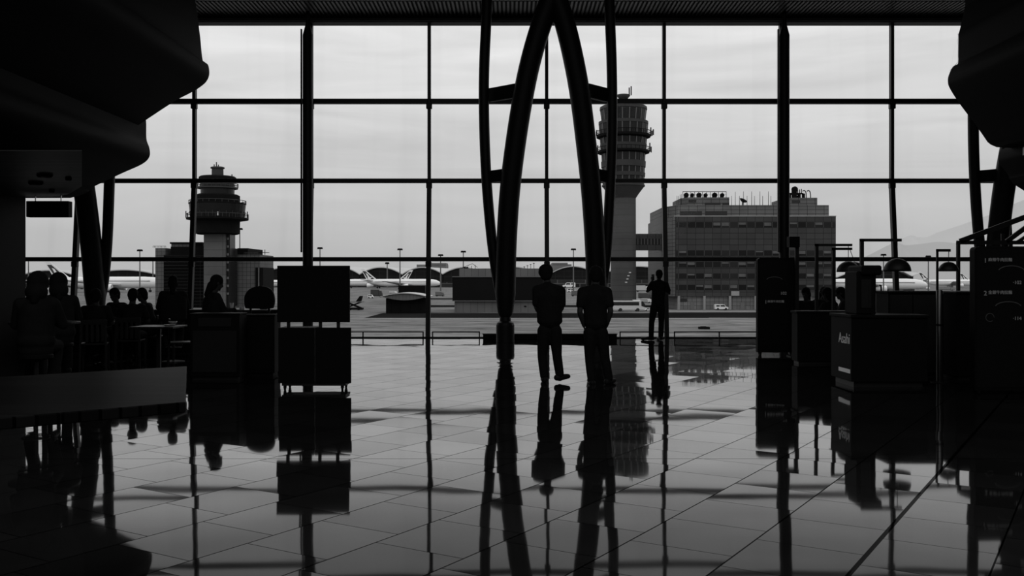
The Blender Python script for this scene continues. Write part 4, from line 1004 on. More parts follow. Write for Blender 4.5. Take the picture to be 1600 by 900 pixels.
m_wp = grid_mat('warehouse_pale_panels', 0.125, 0.06, 1.7, 40, 0.05, 0.7, 0.12, 'XZ')
MB().box((X(710, DW), DW + 0.6, GA), (X(858, DW), DW + 22, Z(470.5, DW))).build('lower_wall', m_wp, wh)
MB().box((X(707, DW), DW, Z(470.6, DW)), (X(858, DW), DW + 23, Z(433, DW))).build('upper_wall', mat('black_warehouse_wall', 0.008, 0.8, 0, 0.4, 0.1, spec=0.05), wh)
MB().box((X(706.5, DW), DW - 0.2, Z(433, DW)), (X(858.5, DW), DW + 23.2, Z(431.8, DW))).build('roof_edge', m_fin, wh)
MB().box((X(706.8, DW), DW - 0.15, Z(470.8, DW)), (X(858.3, DW), DW + 0.3, Z(469.6, DW))).build('ledge', m_fin, wh)
MB().box((X(715.5, DW), DW + 6, Z(432, DW)), (X(846, DW), DW + 20, Z(419, DW))).build('roof_storey', m_wp, wh)
MB().box((X(819, DW), DW + 0.4, Z(479.5, DW)), (X(822.5, DW), DW + 0.7, Z(477.8, DW))).build('vent', m_band2, wh)
ld = MB()
for (a, y0, c_, y1) in ((716, 419, 736, 411), (736, 411, 744, 417)): ld.bar((X(a, DW), DW + 8, Z(y0, DW)), (X(c_, DW), DW + 8, Z(y1, DW)), 0.1, 0.1)
for k in range(5): ld.box((X(716 + 6 * k, DW), DW + 8, Z(419, DW)), (X(716.8 + 6 * k, DW), DW + 8.2, Z(417.5 - 1.0 * k, DW)))
ld.box((X(722, DW), DW + 7, Z(419, DW)), (X(729, DW), DW + 9, Z(416.5, DW))); ld.build('roof_plant', m_band2, wh)
for k in range(4):
    q_ = MB(); a = 820 + 5.2 * k; z1_ = 416 - 1.9 * k
    q_.tube([(X(a, DW), DW + 10, Z(419.5, DW)), (X(a, DW), DW + 10, Z(z1_, DW))], 0.06, 6); q_.box((X(a - 1.4, DW), DW + 9.8, Z(z1_ + 0.5, DW)), (X(a + 1.4, DW), DW + 10.3, Z(z1_ - 0.5, DW)))
    q_.build('roof_lamp', m_band2, wh)

# ---- airliners
m_white = mat('white_aircraft_paint', 0.82, 0.35, 0, 0.04, 0.1)
m_airg = mat('grey_wing', 0.42, 0.4, 0, 0.1, 0.1)
m_tail = mat('dark_tail_paint', 0.03, 0.5, 0, 0.1, 0.2)
m_tyre = mat('tyre_rubber', 0.015, 0.8)
AIRS = []
def airliner(label, loc, rz, scale=1.0, logo=True, group='parked white airliners'):
    if AIRS:
        return dup(AIRS[0], loc, rz, label, group, (scale,) * 3)
    t = thing('airliner', label, 'airplane', (0, 0, 0), group)
    L, r, zc_ = 64.0, 3.1, 5.3
    prof = []
    for x_, k, dz in ((-32, 0.06, 1.5), (-28, 0.35, 1.1), (-23, 0.65, 0.7), (-17, 0.9, 0.25), (-11, 1, 0), (20, 1, 0), (25, 0.94, -0.05), (28, 0.8, -0.2), (30.3, 0.55, -0.5), (31.6, 0.28, -0.75), (32, 0.04, -0.85)): prof.append((x_, k * r, dz))
    f = MB(); f.tube([(x_, 0, zc_ + dz) for x_, k, dz in prof], [k for x_, k, dz in prof], 24); f.build('fuselage', m_white, t)
    for s in (-1, 1):
        w_ = MB(); a = [(9, s * 2.2, 3.9), (-3, s * 2.2, 3.9), (-12.5, s * 30, 6.6), (-9.5, s * 30, 6.6)]
        w_.add([Vector(p) + Vector((0, 0, 0.45 if i < 2 else 0.12)) for i, p in enumerate(a)] + [Vector(p) - Vector((0, 0, 0.45 if i < 2 else 0.12)) for i, p in enumerate(a)],
               [(0, 1, 2, 3), (7, 6, 5, 4), (0, 4, 5, 1), (1, 5, 6, 2), (2, 6, 7, 3), (3, 7, 4, 0)]); w_.build('wing', m_airg, t)
        h = MB(); a = [(-23, s * 1, 6.9), (-28.5, s * 1, 6.9), (-32.5, s * 10.5, 7.8), (-29.8, s * 10.5, 7.8)]
        h.add([Vector(p) + Vector((0, 0, 0.2)) for p in a] + [Vector(p) - Vector((0, 0, 0.2)) for p in a], [(0, 1, 2, 3), (7, 6, 5, 4), (0, 4, 5, 1), (1, 5, 6, 2), (2, 6, 7, 3), (3, 7, 4, 0)]); h.build('tailplane', m_airg, t)
        e = MB(); e.lathe((4.0, s * 10.2, 2.7), [(0.9, -3.6), (1.3, -2.5), (1.75, 0.5), (1.75, 2.0), (1.55, 2.4), (1.4, 2.3), (1.4, 0.8)], 24, True, 'X'); en = e.build('engine', m_white, t)
        MB().lathe((4.0, s * 10.2, 2.7), [(1.38, 1.2), (0.4, 1.25), (0.1, 1.9)], 20, True, 'X').build('fan', m_tail, en)
        MB().box((1.5, s * 10.2 - 0.2, 3.9), (5.5, s * 10.2 + 0.2, 5.0)).build('pylon', m_airg, t)
        MB().box((-22, s * 3.02 - 0.12, 5.9), (24, s * 3.02 + 0.12, 6.25)).build('cabin_windows', mat('cabin_window_row', 0.12, 0.3), t)
    fin = [(-20.5, 7.9), (-28.8, 7.4), (-33.6, 16.5), (-31.0, 16.5)]
    fn = MB().prism(fin, lambda u, v: (u, -0.25, v), lambda u, v: (u, 0.25, v)).build('tail_fin', m_white, t)
    pan = [(-22.7, 8.3), (-27.9, 8.0), (-32.4, 14.8), (-30.1, 14.8)]
    sw = [(-27.9, 8.2), (-26.0, 8.15), (-24.6, 9.6), (-26.6, 9.9), (-28.4, 12.6), (-29.9, 13.2), (-28.2, 10.2)]
    MB().prism(pan, lambda u, v: (u, -0.31, v), lambda u, v: (u, 0.31, v)).build('tail_panel', m_tail, fn)
    MB().prism(sw, lambda u, v: (u, -0.36, v), lambda u, v: (u, 0.36, v)).build('wing_emblem', m_white, fn)
    for x_, y_ in ((23, 0), (-2, -5), (-2, 5)):
        g_ = MB(); g_.box((x_ - 0.2, y_ - 0.2, 0.6), (x_ + 0.2, y_ + 0.2, 4.2))
        for s in (-0.5, 0.5): g_.lathe((x_, y_ + s, 0.65), [(0.65, -0.2), (0.65, 0.2)], 18, axis='Y')
        g_.build('landing_gear', m_tyre, t)
    t.location = loc; t.rotation_euler = (0, 0, rz); t.scale = (scale,) * 3
    AIRS.append(t); return t
airliner('white airliner facing right with a dark tail panel, above the curved roof hut', P(628, 437, 790) * 1 + Vector((0, 0, GA - CH)), 0.0)
def air(label, px, D, rz, sc_=1.0): return airliner(label, (X(px, D), D, GA), rz, sc_)
air('white airliner facing left whose tail fin rises behind the first airliner', 588, 870, PI - 0.06)
air('white airliner fuselage behind the left steel frame', 168, 600, 0.02, 1.15)
air('white airliner nose to the right, behind the tall lamp arm dome at right', 1360, 560, -0.12, 1.0)
air('white airliner with a small dark tail far right, between lamp and frame', 1487, 900, 0.0, 0.95)
air('white airliner with a pale tail half hidden behind the drinks machine', 1348, 760, 0.1, 0.9)
air('white airliner at the far end of the apron beside the right steel frame', 1545, 950, 0.05, 0.9)
air('white airliner low behind the display stand, left', 405, 800, PI + 0.08, 0.9)

# ---- vehicles
m_vwin = mat('vehicle_window', 0.012, 0.15)
def wheel_row(t, xs, y0, y1, z_, r):
    for x_ in xs:
        for y_ in (y0, y1): MB().lathe((x_, y_, z_ + r), [(r, -0.13), (r, 0.13)], 18, axis='Y').build('wheel', m_tyre, t)
D = DGR(486.8); x0, x1 = X(955, D), X(1009.5, D); zb = GA
t = thing('airport_bus', 'white airport bus in front of the tall control tower, facing right', 'bus', ((x0 + x1) / 2, D, GA))
pf = [(x0, 0.45), (x1 - 0.35, 0.45), (x1, 0.8), (x1 - 0.15, 1.5), (x1 - 0.75, 2.55), (x1 - 1.1, 2.65), (x0 + 0.25, 2.65), (x0, 2.4)]
MB().prism(pf, lambda u, v: (u, D, GA + v), lambda u, v: (u, D + 2.4, GA + v)).build('body', mat('white_bus_paint', 0.55, 0.4, 0, 0.1), t)
MB().box((x0 + 0.35, D - 0.03, GA + 1.5), (x1 - 1.7, D + 0.02, GA + 2.35)).build('side_windows', m_vwin, t)
MB().prism([(x1 - 1.15, 1.35), (x1 - 0.02, 1.0), (x1 - 0.1, 1.5), (x1 - 0.75, 2.5), (x1 - 1.15, 2.5)], lambda u, v: (u, D - 0.04, GA + v), lambda u, v: (u + 0.03, D + 2.36, GA + v)).build('windscreen', m_vwin, t)
MB().box((X(990, D), D + 0.3, GA + 2.65), (x1 - 1.4, D + 2.1, GA + 2.85)).build('roof_unit', m_white, t)
wheel_row(t, (X(969.5, D), X(996.5, D)), D + 0.05, D + 2.3, GA, 0.42)
def van(label, px, py, w_, name='white_van', cat='van', group='vehicles on the apron', flip=False, h=None):
    D = DGR(py); L = w_ / F * D; x_ = X(px, D); h = h or L * 0.42; s = -1 if flip else 1
    t = thing(name, label, cat, (x_, D, GA), group)
    pf = [(-.5 * L, .18 * h), (.46 * L, .18 * h), (.5 * L, .35 * h), (.48 * L, .52 * h), (.32 * L, .6 * h), (.2 * L, .97 * h), (.12 * L, h), (-.46 * L, h), (-.5 * L, .9 * h)]
    MB().prism(pf, lambda u, v: (x_ + s * u, D, GA + v), lambda u, v: (x_ + s * u, D + 1.8, GA + v)).build('body', m_white, t)
    MB().prism([(-.1 * L, .62 * h), (.27 * L, .62 * h), (.18 * L, .9 * h), (-.1 * L, .9 * h)], lambda u, v: (x_ + s * u, D - 0.03, GA + v), lambda u, v: (x_ + s * u, D + 1.83, GA + v)).build('side_windows', m_vwin, t)
    MB().prism([(-.42 * L, .62 * h), (-.16 * L, .62 * h), (-.16 * L, .88 * h), (-.42 * L, .88 * h)], lambda u, v: (x_ + s * u, D - 0.03, GA + v), lambda u, v: (x_ + s * u, D + 1.83, GA + v)).build('rear_windows', m_vwin, t)
    wheel_row(t, (x_ - .3 * L, x_ + .3 * L), D + 0.05, D + 1.75, GA, .16 * h + .05)
    return t
van('white van parked in front of the office block podium', 1128, 484.5, 21)
van('small white car on the apron beside the ground loader', 579, 466.0, 9, 'white_car', 'car', h=1.5)
van('white van beside the airport bus nose, by the photographing person', 1013, 486.0, 11, flip=True)
van('white van between the two men, far across the apron', 894, 456.5, 16, h=2.2)
van('second white van further back between the two men', 889, 450, 20, flip=True)
def truck(label, px, py, w_, hh, g_, group='ground service trucks on the apron'):
    D = DGR(py); L = w_ / F * D; x_ = X(px, D); H_ = hh / F * D
    t = thing('service_truck', label, 'truck', (x_, D, GA), group)
    m = mat('truck_box_%d' % int(g_ * 100), g_, 0.6)
    MB().box((x_ - L / 2, D, GA + 0.25 * H_), (x_ + 0.2 * L, D + 2.4, GA + H_)).build('cargo_box', m, t)
    MB().prism([(0.22 * L, 0.2 * H_), (0.5 * L, 0.2 * H_), (0.5 * L, 0.5 * H_), (0.42 * L, 0.85 * H_), (0.22 * L, 0.85 * H_)], lambda u, v: (x_ + u, D, GA + v), lambda u, v: (x_ + u, D + 2.3, GA + v)).build('cab', m_white if g_ > .2 else m, t)
    MB().box((x_ - L / 2, D + 0.2, GA + 0.14 * H_), (x_ + L / 2, D + 2.1, GA + 0.27 * H_)).build('chassis', m_tyre, t)
    wheel_row(t, (x_ - .33 * L, x_ + .33 * L), D + 0.1, D + 2.2, GA, .12 * H_ + 0.05)
for lab, px, py, w_, hh, g_ in (('dark truck under the airliner right of the display stand', 588, 464.5, 18, 12, 0.03), ('pale truck below the first airliner fuselage', 614, 458.5, 12, 3.5, 0.5),
        ('grey truck left of the dark warehouse', 687, 463, 14, 7, 0.12), ('grey truck between the two men', 900, 463, 14, 9, 0.1), ('pale truck right of the tall control tower stem', 1004, 456, 22, 10, 0.5),
        ('dark truck behind the airport bus, right of the tower stem', 1010, 467, 24, 9, 0.05), ('pale truck low between tower stem and photographing person', 1006, 473.5, 26, 7, 0.45), ('grey truck behind the old tower building corner', 412, 460, 16, 8, 0.15),
        ('pale truck at far left behind the partition edge', 60, 455, 26, 8, 0.4), ('grey truck behind the left steel frame', 120, 452, 20, 9, 0.12), ('grey truck beneath the airliner behind the left frame', 214, 461, 22, 6, 0.2),
        ('pale truck near the far right airliners', 1442, 452, 22, 5, 0.35), ('grey truck beside the right steel frame', 1480, 454, 26, 6, 0.2), ('dark truck under the right airliner nose', 1402, 459, 20, 8, 0.06)):
    truck(lab, px, py, w_, hh, g_)
# scissor lift
D = DGR(485); t = thing('scissor_lift', 'cargo scissor lift on the apron at the right edge of the display stand', 'lift', (X(553, D), D, GA))
def lp(px, py, dy=0.0): return P(px, py, D) + Vector((0, dy, 0))
MB().box(lp(536, 484), lp(566, 481) + Vector((0, 2.5, 0))).build('chassis', m_band2, t)
MB().box(lp(534, 472.3), lp(567, 471) + Vector((0, 2.5, 0))).build('platform', m_fin, t)
for dy in (0.2, 2.3):
    MB().bar(lp(539, 481.5, dy), lp(563, 472, dy), 0.15, 0.3).build('scissor_arm', m_band2, t)
    MB().bar(lp(563, 481.5, dy), lp(539, 472, dy), 0.15, 0.3).build('scissor_arm', m_band2, t)
MB().prism([(556, 470.8), (562, 462.5), (565.5, 462.5), (563, 470.8)], lambda u, v: P(u, v, D), lambda u, v: P(u, v, D) + Vector((0, 2, 0))).build('operator_cab', m_band2, t)
for a in (541, 547, 560): MB().lathe(lp(a, 485, 0.3) + Vector((0, 0, 0.35)), [(0.35, -0.15), (0.35, 0.15)], 16, axis='Y').build('wheel', m_tyre, t)
# flat hatch cover on the near apron
D = DGR(514.6); t = thing('concrete_block', 'small flat dark block lying on the near apron, right of the photographing person', 'block', (X(1101, D), D, GA))
MB().box((X(1093, D), D, GA), (X(1109.5, D), D + 1.2, Z(511, D))).build('body', m_band2, t, 0.05)
MB().box((X(1096, D), D + 0.1, Z(511, D)), (X(1104, D), D + 1.0, Z(510.2, D))).build('lid', m_band2, t)

# ---- floodlight masts
def mast(label, px, ytop, yb, heads=True, wide=4.0):
    D = DGR(yb); x_ = X(px, D); zt_ = Z(ytop, D); k = D / F
    t = thing('floodlight_mast', label, 'mast', (x_, D, GA), 'floodlight masts on the apron')
    MB().tube([(x_, D, GA), (x_, D, zt_)], [1.15 * k, 0.7 * k], 10).build('pole', mat('galvanised_mast', 0.11, 0.6, 0, 0.2, 0.1), t)
    h = MB(); h.box((x_ - wide * k, D - 0.3, zt_ - 0.6 * k), (x_ + wide * k, D + 0.3, zt_ + 0.3 * k)); h.build('crossbar', m_band2, t)
    for s in (-1, -0.35, 0.35, 1):
        MB().box((x_ + s * wide * k * 0.85 - 1.0 * k, D - 0.5, zt_ - 2.6 * k), (x_ + s * wide * k * 0.85 + 1.0 * k, D + 0.5, zt_ - 0.5 * k)).build('floodlight', m_band2, t)
for lab, px, yt, yb in (('floodlight mast just right of the left round post', 500, 386.5, 456), ('tall floodlight mast rising from behind the first airliner', 625, 388.5, 459), ('floodlight mast right of the long mullion left of the arch', 688.5, 397.5, 455),
        ('floodlight mast above the dark warehouse roof', 724, 392, 455), ('short distant mast above the middle vaulted roof', 605, 410, 449.6), ('floodlight mast seen inside the arch between the men', 896, 388.5, 461),
        ('floodlight mast right of the left steel frame', 218.5, 390, 462), ('floodlight mast left of the left steel frame', 134.5, 399.5, 456), ('tall pale floodlight mast right of the older control tower', 374.7, 356.5, 476),
        ('mast at far left beside the hanging sign', 44.5, 402.5, 455), ('floodlight mast above the white airliner right of the drinks machine', 1380.5, 397, 463), ('floodlight mast left of the short lamp arm', 1450.5, 399.5, 455),
        ('distant short mast behind the vaulted terminal, left of the older tower', 239, 403, 450), ('short mast with lights behind the airport building', 404.5, 408, 452)):
    mast(lab, px, yt, yb, wide=3.6 if yb > 450 else 2.6)

# ---- mountains
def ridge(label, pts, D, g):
    m = mat('hazy_mountain_%d' % int(g * 100), g, 1.0, 0, 0.06, 0.002, spec=0.0)  # pale base colour carries the distance haze
    top = smooth_path([P(a, b_, D) for a, b_ in pts], 6)
    mb = MB(); n = len(top); vs = []
    for p in top: vs += [Vector((p.x, D - 900, GA)), Vector((p.x, D - 250, GA + (p.z - GA) * 0.55)), p, Vector((p.x, D + 900, GA))]
    fs = []
    for i in range(n - 1):
        for k in range(3): fs.append((i * 4 + k, i * 4 + k + 1, i * 4 + k + 5, i * 4 + k + 4))
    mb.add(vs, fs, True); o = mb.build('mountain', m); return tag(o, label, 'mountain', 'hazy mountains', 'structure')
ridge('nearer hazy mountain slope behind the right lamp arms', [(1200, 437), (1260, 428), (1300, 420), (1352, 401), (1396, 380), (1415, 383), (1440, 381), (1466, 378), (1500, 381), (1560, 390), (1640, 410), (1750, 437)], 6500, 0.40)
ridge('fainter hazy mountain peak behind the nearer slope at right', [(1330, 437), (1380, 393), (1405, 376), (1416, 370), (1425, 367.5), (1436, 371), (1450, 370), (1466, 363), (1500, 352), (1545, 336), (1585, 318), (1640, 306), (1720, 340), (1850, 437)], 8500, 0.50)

# ================================================================== PEOPLE
def remeshed(name, mb, voxel, m, parent, smooth=3):
    tmp = mb.build(name + '_raw', None)
    r = tmp.modifiers.new('r', 'REMESH'); r.mode = 'VOXEL'; r.voxel_size = voxel; r.use_smooth_shade = True
    s = tmp.modifiers.new('s', 'SMOOTH'); s.iterations = smooth; s.factor = 0.5
    bpy.context.view_layer.update()
    me = bpy.data.meshes.new_from_object(tmp.evaluated_get(bpy.context.evaluated_depsgraph_get())); me.name = name
    old = tmp.data; bpy.data.objects.remove(tmp, do_unlink=True); bpy.data.meshes.remove(old)
    me.materials.clear(); me.materials.append(m)
    o = bpy.data.objects.new(name, me); COL.objects.link(o); o.parent = parent
    return o
def V(*a): return Vector(a)
def hand(mb, wrist, d, nrm, curl, right):
    """palm, four unequal bent fingers and a thumb; d to the fingertips, nrm out of the back of the hand"""
    d = d.normalized(); nrm = (nrm - d * nrm.dot(d)).normalized(); sd = d.cross(nrm) * (1 if right else -1)   # sd towards the thumb
    kn = []
    for i, off_ in enumerate((0.030, 0.010, -0.010, -0.029)):
        k = wrist + d * (0.092 - 0.004 * abs(i - 1)) + sd * off_
        mb.cap(wrist + d * 0.012 + sd * off_ * 0.6, k, 0.014, 0.0115, 8); kn.append(k)
    for k, ln in zip(kn, (0.072, 0.080, 0.074, 0.058)):
        a = 0.0; p = k
        for j, fr_ in enumerate((0.45, 0.32, 0.23)):
            a += curl * (0.7 if j == 0 else 1.0)
            q = p + (d * math.cos(a) - nrm * math.sin(a)) * ln * fr_
            mb.cap(p, q, 0.0098 - 0.001 * j, 0.0090 - 0.001 * j, 8); p = q
    b0 = wrist + d * 0.03 + sd * 0.022
    t1 = b0 + (d * 0.6 + sd * 0.75 - nrm * 0.25).normalized() * 0.042; t2 = t1 + (d * 0.85 + sd * 0.3 - nrm * 0.45).normalized() * 0.03; t3 = t2 + (d * 0.9 - nrm * 0.4).normalized() * 0.024
    mb.cap(b0, t1, 0.014, 0.011, 8); mb.cap(t1, t2, 0.011, 0.0098, 8); mb.cap(t2, t3, 0.0098, 0.0085, 8)
def make_person(label, J, loc, rz, voxel, group=None, hair='short', sleeve=0.5, coat=0.0, hood=False, bulk=1.0, hairk=1.0):
    """J: joints in a frame with x right, y forward, z up"""
    t = thing('person', label, 'person', (0, 0, 0), group)
    hc, nk, ch, ws, pv = J['head'], J['neck'], J['chest'], J['waist'], J['pelvis']
    up = (hc - nk).normalized(); fwd = J.get('look', V(0, 1, 0)); fwd = (fwd - up * fwd.dot(up)).normalized(); rt = fwd.cross(up).normalized()
    HM = Matrix((rt, fwd, up)).transposed()
    mb = MB()
    mb.ell(pv, (0.155, 0.105, 0.125)); mb.ell(ws, (0.135, 0.095, 0.15)); mb.ell(ch, (0.155, 0.108, 0.19))
    mb.cap(pv, ws, 0.105, 0.1); mb.cap(ws, ch, 0.1, 0.105); mb.cap(ch, nk, 0.09, 0.055); mb.cap(nk, hc - up * 0.05, 0.056, 0.054)
    # head: skull, jaw, nose, brow, lips, ears
    def hp(a, b_, c_): return hc + rt * a + fwd * b_ + up * c_
    mb.ell(hc + up * 0.025, (0.074, 0.094, 0.092), 14, HM); mb.ell(hp(0, 0.028, -0.045), (0.056, 0.062, 0.070), 12, HM)
    mb.cap(hp(0, 0.088, 0.012), hp(0, 0.108, -0.028), 0.011, 0.015, 8); mb.ell(hp(0, 0.082, 0.030), (0.05, 0.016, 0.012), 8, HM)
    mb.ell(hp(0, 0.086, -0.062), (0.024, 0.012, 0.009), 8, HM); mb.ell(hp(0, 0.078, -0.095), (0.022, 0.016, 0.016), 8, HM)
    for s in (-1, 1):
        mb.ell(hp(s * 0.076, -0.004, -0.004), (0.011, 0.022, 0.033), 8, HM)
        mb.ell(hp(s * 0.031, 0.078, 0.004), (0.015, 0.012, 0.010), 8, HM)
    for sd in ('L', 'R'):
        sh, el, wr = J['sh' + sd], J['el' + sd], J['wr' + sd]; hi, kn_, an, to = J['hip' + sd], J['kn' + sd], J['an' + sd], J['to' + sd]
        mb.cap(nk - up * 0.03, sh, 0.052, 0.058); mb.cap(ch, sh, 0.08, 0.058)
        m1 = sh.lerp(el, 0.45); mb.cap(sh, m1, 0.055, 0.049); mb.cap(m1, el, 0.049, 0.040)
        m2 = el.lerp(wr, 0.3); mb.cap(el, m2, 0.040, 0.042); mb.cap(m2, wr, 0.042, 0.027)
        hand(mb, wr, J.get('hd' + sd, wr - el), J.get('hn' + sd, V(0, -1, 0)), J.get('curl', 0.5), sd == 'R')
        m3 = hi.lerp(kn_, 0.35); mb.cap(hi, m3, 0.088, 0.080); mb.cap(m3, kn_, 0.080, 0.054)
        m4 = kn_.lerp(an, 0.3); mb.cap(kn_, m4, 0.053, 0.055); mb.cap(m4, an, 0.055, 0.036)
        mb.cap(an - V(0, 0, 0.02), to, 0.036, 0.028)
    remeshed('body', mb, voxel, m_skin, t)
    # shirt or coat
    c = MB(); e = 0.016
    c.ell(ws, ((0.150 + coat * .03) * bulk, 0.112 + coat * .03, 0.165)); c.ell(ch, ((0.170 + coat * .02) * bulk, 0.124 + coat * .02, 0.200)); c.cap(ws, ch, 0.115, 0.12); c.cap(ch, nk - up * 0.02, 0.105, 0.064)
    c.ell(pv + V(0, 0, 0.03), (0.166 + coat * .04, 0.120 + coat * .04, 0.13)); c.cap(pv + V(0, 0, 0.02), ws, 0.118, 0.115)
    for k in range(9):                       # loose cloth hanging straight from the chest
        q = (ch - V(0, 0, 0.04)).lerp(pv + V(0, 0, 0.0), k / 8); c.ell(q, ((0.168 + coat * .025) * bulk, 0.122 + coat * .03, 0.085))
    if coat: c.ell(pv - V(0, 0, 0.06), (0.185, 0.135, 0.15))
    for sd in ('L', 'R'):
        sh, el, wr = J['sh' + sd], J['el' + sd], J['wr' + sd]
        c.cap(nk - up * 0.045, sh, 0.062, 0.070); c.cap(ch, sh, 0.095, 0.070)
        if sleeve <= 0.7: c.cap(sh, sh.lerp(el, sleeve / 0.7 * 0.9), 0.070, 0.066)
        else: c.cap(sh, el, 0.070, 0.056); c.cap(el, el.lerp(wr, 0.95), 0.056, 0.042)
    if hood: c.ell(hc + up * 0.02 - fwd * 0.02, (0.115, 0.125, 0.135), 14, HM); c.ell(hc - up * 0.1 - fwd * 0.05, (0.12, 0.11, 0.11), 12, HM)
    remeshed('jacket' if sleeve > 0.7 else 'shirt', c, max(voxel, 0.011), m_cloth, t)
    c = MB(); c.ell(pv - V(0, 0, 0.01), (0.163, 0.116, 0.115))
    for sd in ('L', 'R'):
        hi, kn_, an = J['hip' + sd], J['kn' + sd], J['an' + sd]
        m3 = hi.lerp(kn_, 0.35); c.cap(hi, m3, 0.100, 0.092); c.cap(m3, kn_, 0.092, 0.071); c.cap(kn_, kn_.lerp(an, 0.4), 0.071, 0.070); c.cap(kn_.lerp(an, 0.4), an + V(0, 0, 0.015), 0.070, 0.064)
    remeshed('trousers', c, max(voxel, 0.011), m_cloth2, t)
    for sd in ('L', 'R'):
        an, to = J['an' + sd], J['to' + sd]; d = (to - an); d.z = 0; d.normalize()
        zf = min(an.z - 0.08, to.z - 0.03)
        s_ = MB(); a = V(an.x, an.y, 0) ; z0 = J.get('floor' + sd, zf)
        s_.cap(a - d * 0.045 + V(0, 0, an.z - 0.035), a + d * 0.03 + V(0, 0, an.z - 0.03), 0.047, 0.046); s_.cap(an, a + V(0, 0, an.z - 0.04), 0.045, 0.05)
        tt = V(to.x, to.y, to.z)
        s_.cap(a + d * 0.02 + V(0, 0, an.z - 0.035), tt, 0.048, 0.038); s_.cap(tt, tt + d * 0.02, 0.038, 0.034)
        remeshed('shoe', s_, 0.009, m_shoe, t, 2)
    h = MB()
    if hair == 'short':
        h.ell(hc + up * 0.045 - fwd * 0.012, (0.086 * hairk, 0.103, 0.092), 14, HM); h.ell(hc - fwd * 0.045 + up * 0.012, (0.088 * hairk, 0.07, 0.098), 12, HM); h.ell(hc - fwd * 0.05 - up * 0.05, (0.07 * hairk, 0.05, 0.07), 12, HM)
    else:
        h.ell(hc + up * 0.04 - fwd * 0.014, (0.088, 0.106, 0.098), 14, HM); h.ell(hc - fwd * 0.045 - up * 0.03, (0.090, 0.07, 0.12), 12, HM); h.cap(hc - fwd * 0.07 - up * 0.06, hc - fwd * 0.10 - up * 0.22, 0.07, 0.045)
    remeshed('hair', h, 0.011, m_hair, t, 2)
    t.location = loc; t.rotation_euler = (0, 0, rz); return t

# man with hands clasped in front, left of the pair
DA = 14.0; KA = DA / F; xa_ = X(858, DA)
def ja(px, py, y): return V((px - 858) * KA, y, CH - (py - HY) * KA)
J = dict(head=ja(853.5, 427, 0.03), neck=ja(855, 442.5, -0.01), chest=ja(857.5, 466, -0.005), waist=ja(858.5, 490, 0), pelvis=ja(859, 510, 0),
         shL=ja(838.5, 453, 0), elL=ja(838.5, 480, 0.01), wrL=ja(850, 500, 0.15), shR=ja(876.5, 454, 0), elR=ja(877.5, 481, 0.02), wrR=ja(866, 500, 0.16),
         hipL=ja(850, 517, 0), knL=ja(847.3, 556, 0.02), anL=ja(850.5, 589, -0.01), toL=V(-0.085, 0.15, 0.038), hipR=ja(867.5, 517, 0), knR=ja(870.5, 556, 0.02), anR=ja(874.5, 586, 0.0),
         toR=V(0.265, 0.05, 0.085), hdL=V(0.8, 0.35, -0.3), hdR=V(-0.8, 0.3, -0.3), hnL=V(0, 1, 0.2), hnR=V(0, 1, 0.2), curl=0.35, look=V(0.12, 1, 0))
J['pelvis'].z = 0.90
make_person('man standing with back turned and hands clasped in front, left of the two men', J, (xa_, DA, 0), 0, 0.0075, 'people at the window', sleeve=0.6, bulk=1.12, hairk=1.24)
# man with hands in pockets
DBm = 13.8; KB = DBm / F; xb_ = X(930, DBm)
def jb(px, py, y): return V((px - 930) * KB, y, CH - (py - HY) * KB)
J = dict(head=jb(931, 430, 0.03), neck=jb(930, 446, -0.01), chest=jb(929.5, 468, 0), waist=jb(930, 492, 0), pelvis=jb(931, 514, 0),
         shL=jb(909.5, 456, 0), elL=jb(905.5, 487, -0.06), wrL=jb(912.5, 509, 0.03), shR=jb(949, 456, 0), elR=jb(953.5, 486, -0.06), wrR=jb(948, 509, 0.03),
         hipL=jb(922, 520, 0), knL=jb(921.5, 560, 0.02), anL=jb(924.5, 594, -0.01), toL=V(-0.07, 0.15, 0.038), hipR=jb(939.5, 520, 0), knR=jb(945.5, 560, 0.02), anR=jb(951, 592, 0.0),
         toR=V(0.27, 0.10, 0.04), hdL=V(0.25, 0.3, -1), hdR=V(-0.25, 0.3, -1), hnL=V(-1, 0, 0), hnR=V(1, 0, 0), curl=0.25, look=V(0, 1, 0))
J['pelvis'].z = 0.88
make_person('man in short sleeves standing with hands at his pockets, right of the two men', J, (xb_, DBm, 0), 0, 0.0075, 'people at the window', sleeve=0.5, bulk=1.03, hairk=1.15)
# person photographing the apron
DC_ = 23.75; KC = DC_ / F; xc0 = X(1028, DC_)
def jc(px, py, y): return V((px - 1028) * KC, y, CH - (py - HY) * KC)
J = dict(head=jc(1030, 429.5, 0.03), neck=jc(1029.5, 438, -0.01), chest=jc(1029, 450, 0), waist=jc(1028.3, 463, 0), pelvis=jc(1028, 475, 0),
         shL=jc(1019, 443.5, 0), elL=jc(1012, 455, 0.05), wrL=jc(1021, 438.5, 0.20), shR=jc(1040.5, 444, 0), elR=jc(1046, 458, 0.05), wrR=jc(1034, 445, 0.24),
         hipL=jc(1022, 480, 0), knL=jc(1018.3, 504, 0.02), anL=jc(1017.5, 526, 0.0), toL=V(-0.37, 0.03, 0.036), hipR=jc(1033.5, 480, 0), knR=jc(1033.5, 504, 0.02), anR=jc(1032.5, 526, 0),
         toR=V(0.03, 0.19, 0.036), hdL=V(0.15, 0.15, 1), hdR=V(-0.7, 0.2, 0.8), hnL=V(-0.6, -0.7, 0), hnR=V(0.6, -0.5, 0.2), curl=0.6, look=V(-0.05, 1, 0))
J['pelvis'].z = 0.89
pc = make_person('person standing at the glass raising a phone to photograph the apron', J, (xc0, DC_, 0), 0, 0.0085, 'people at the window', sleeve=0.55)
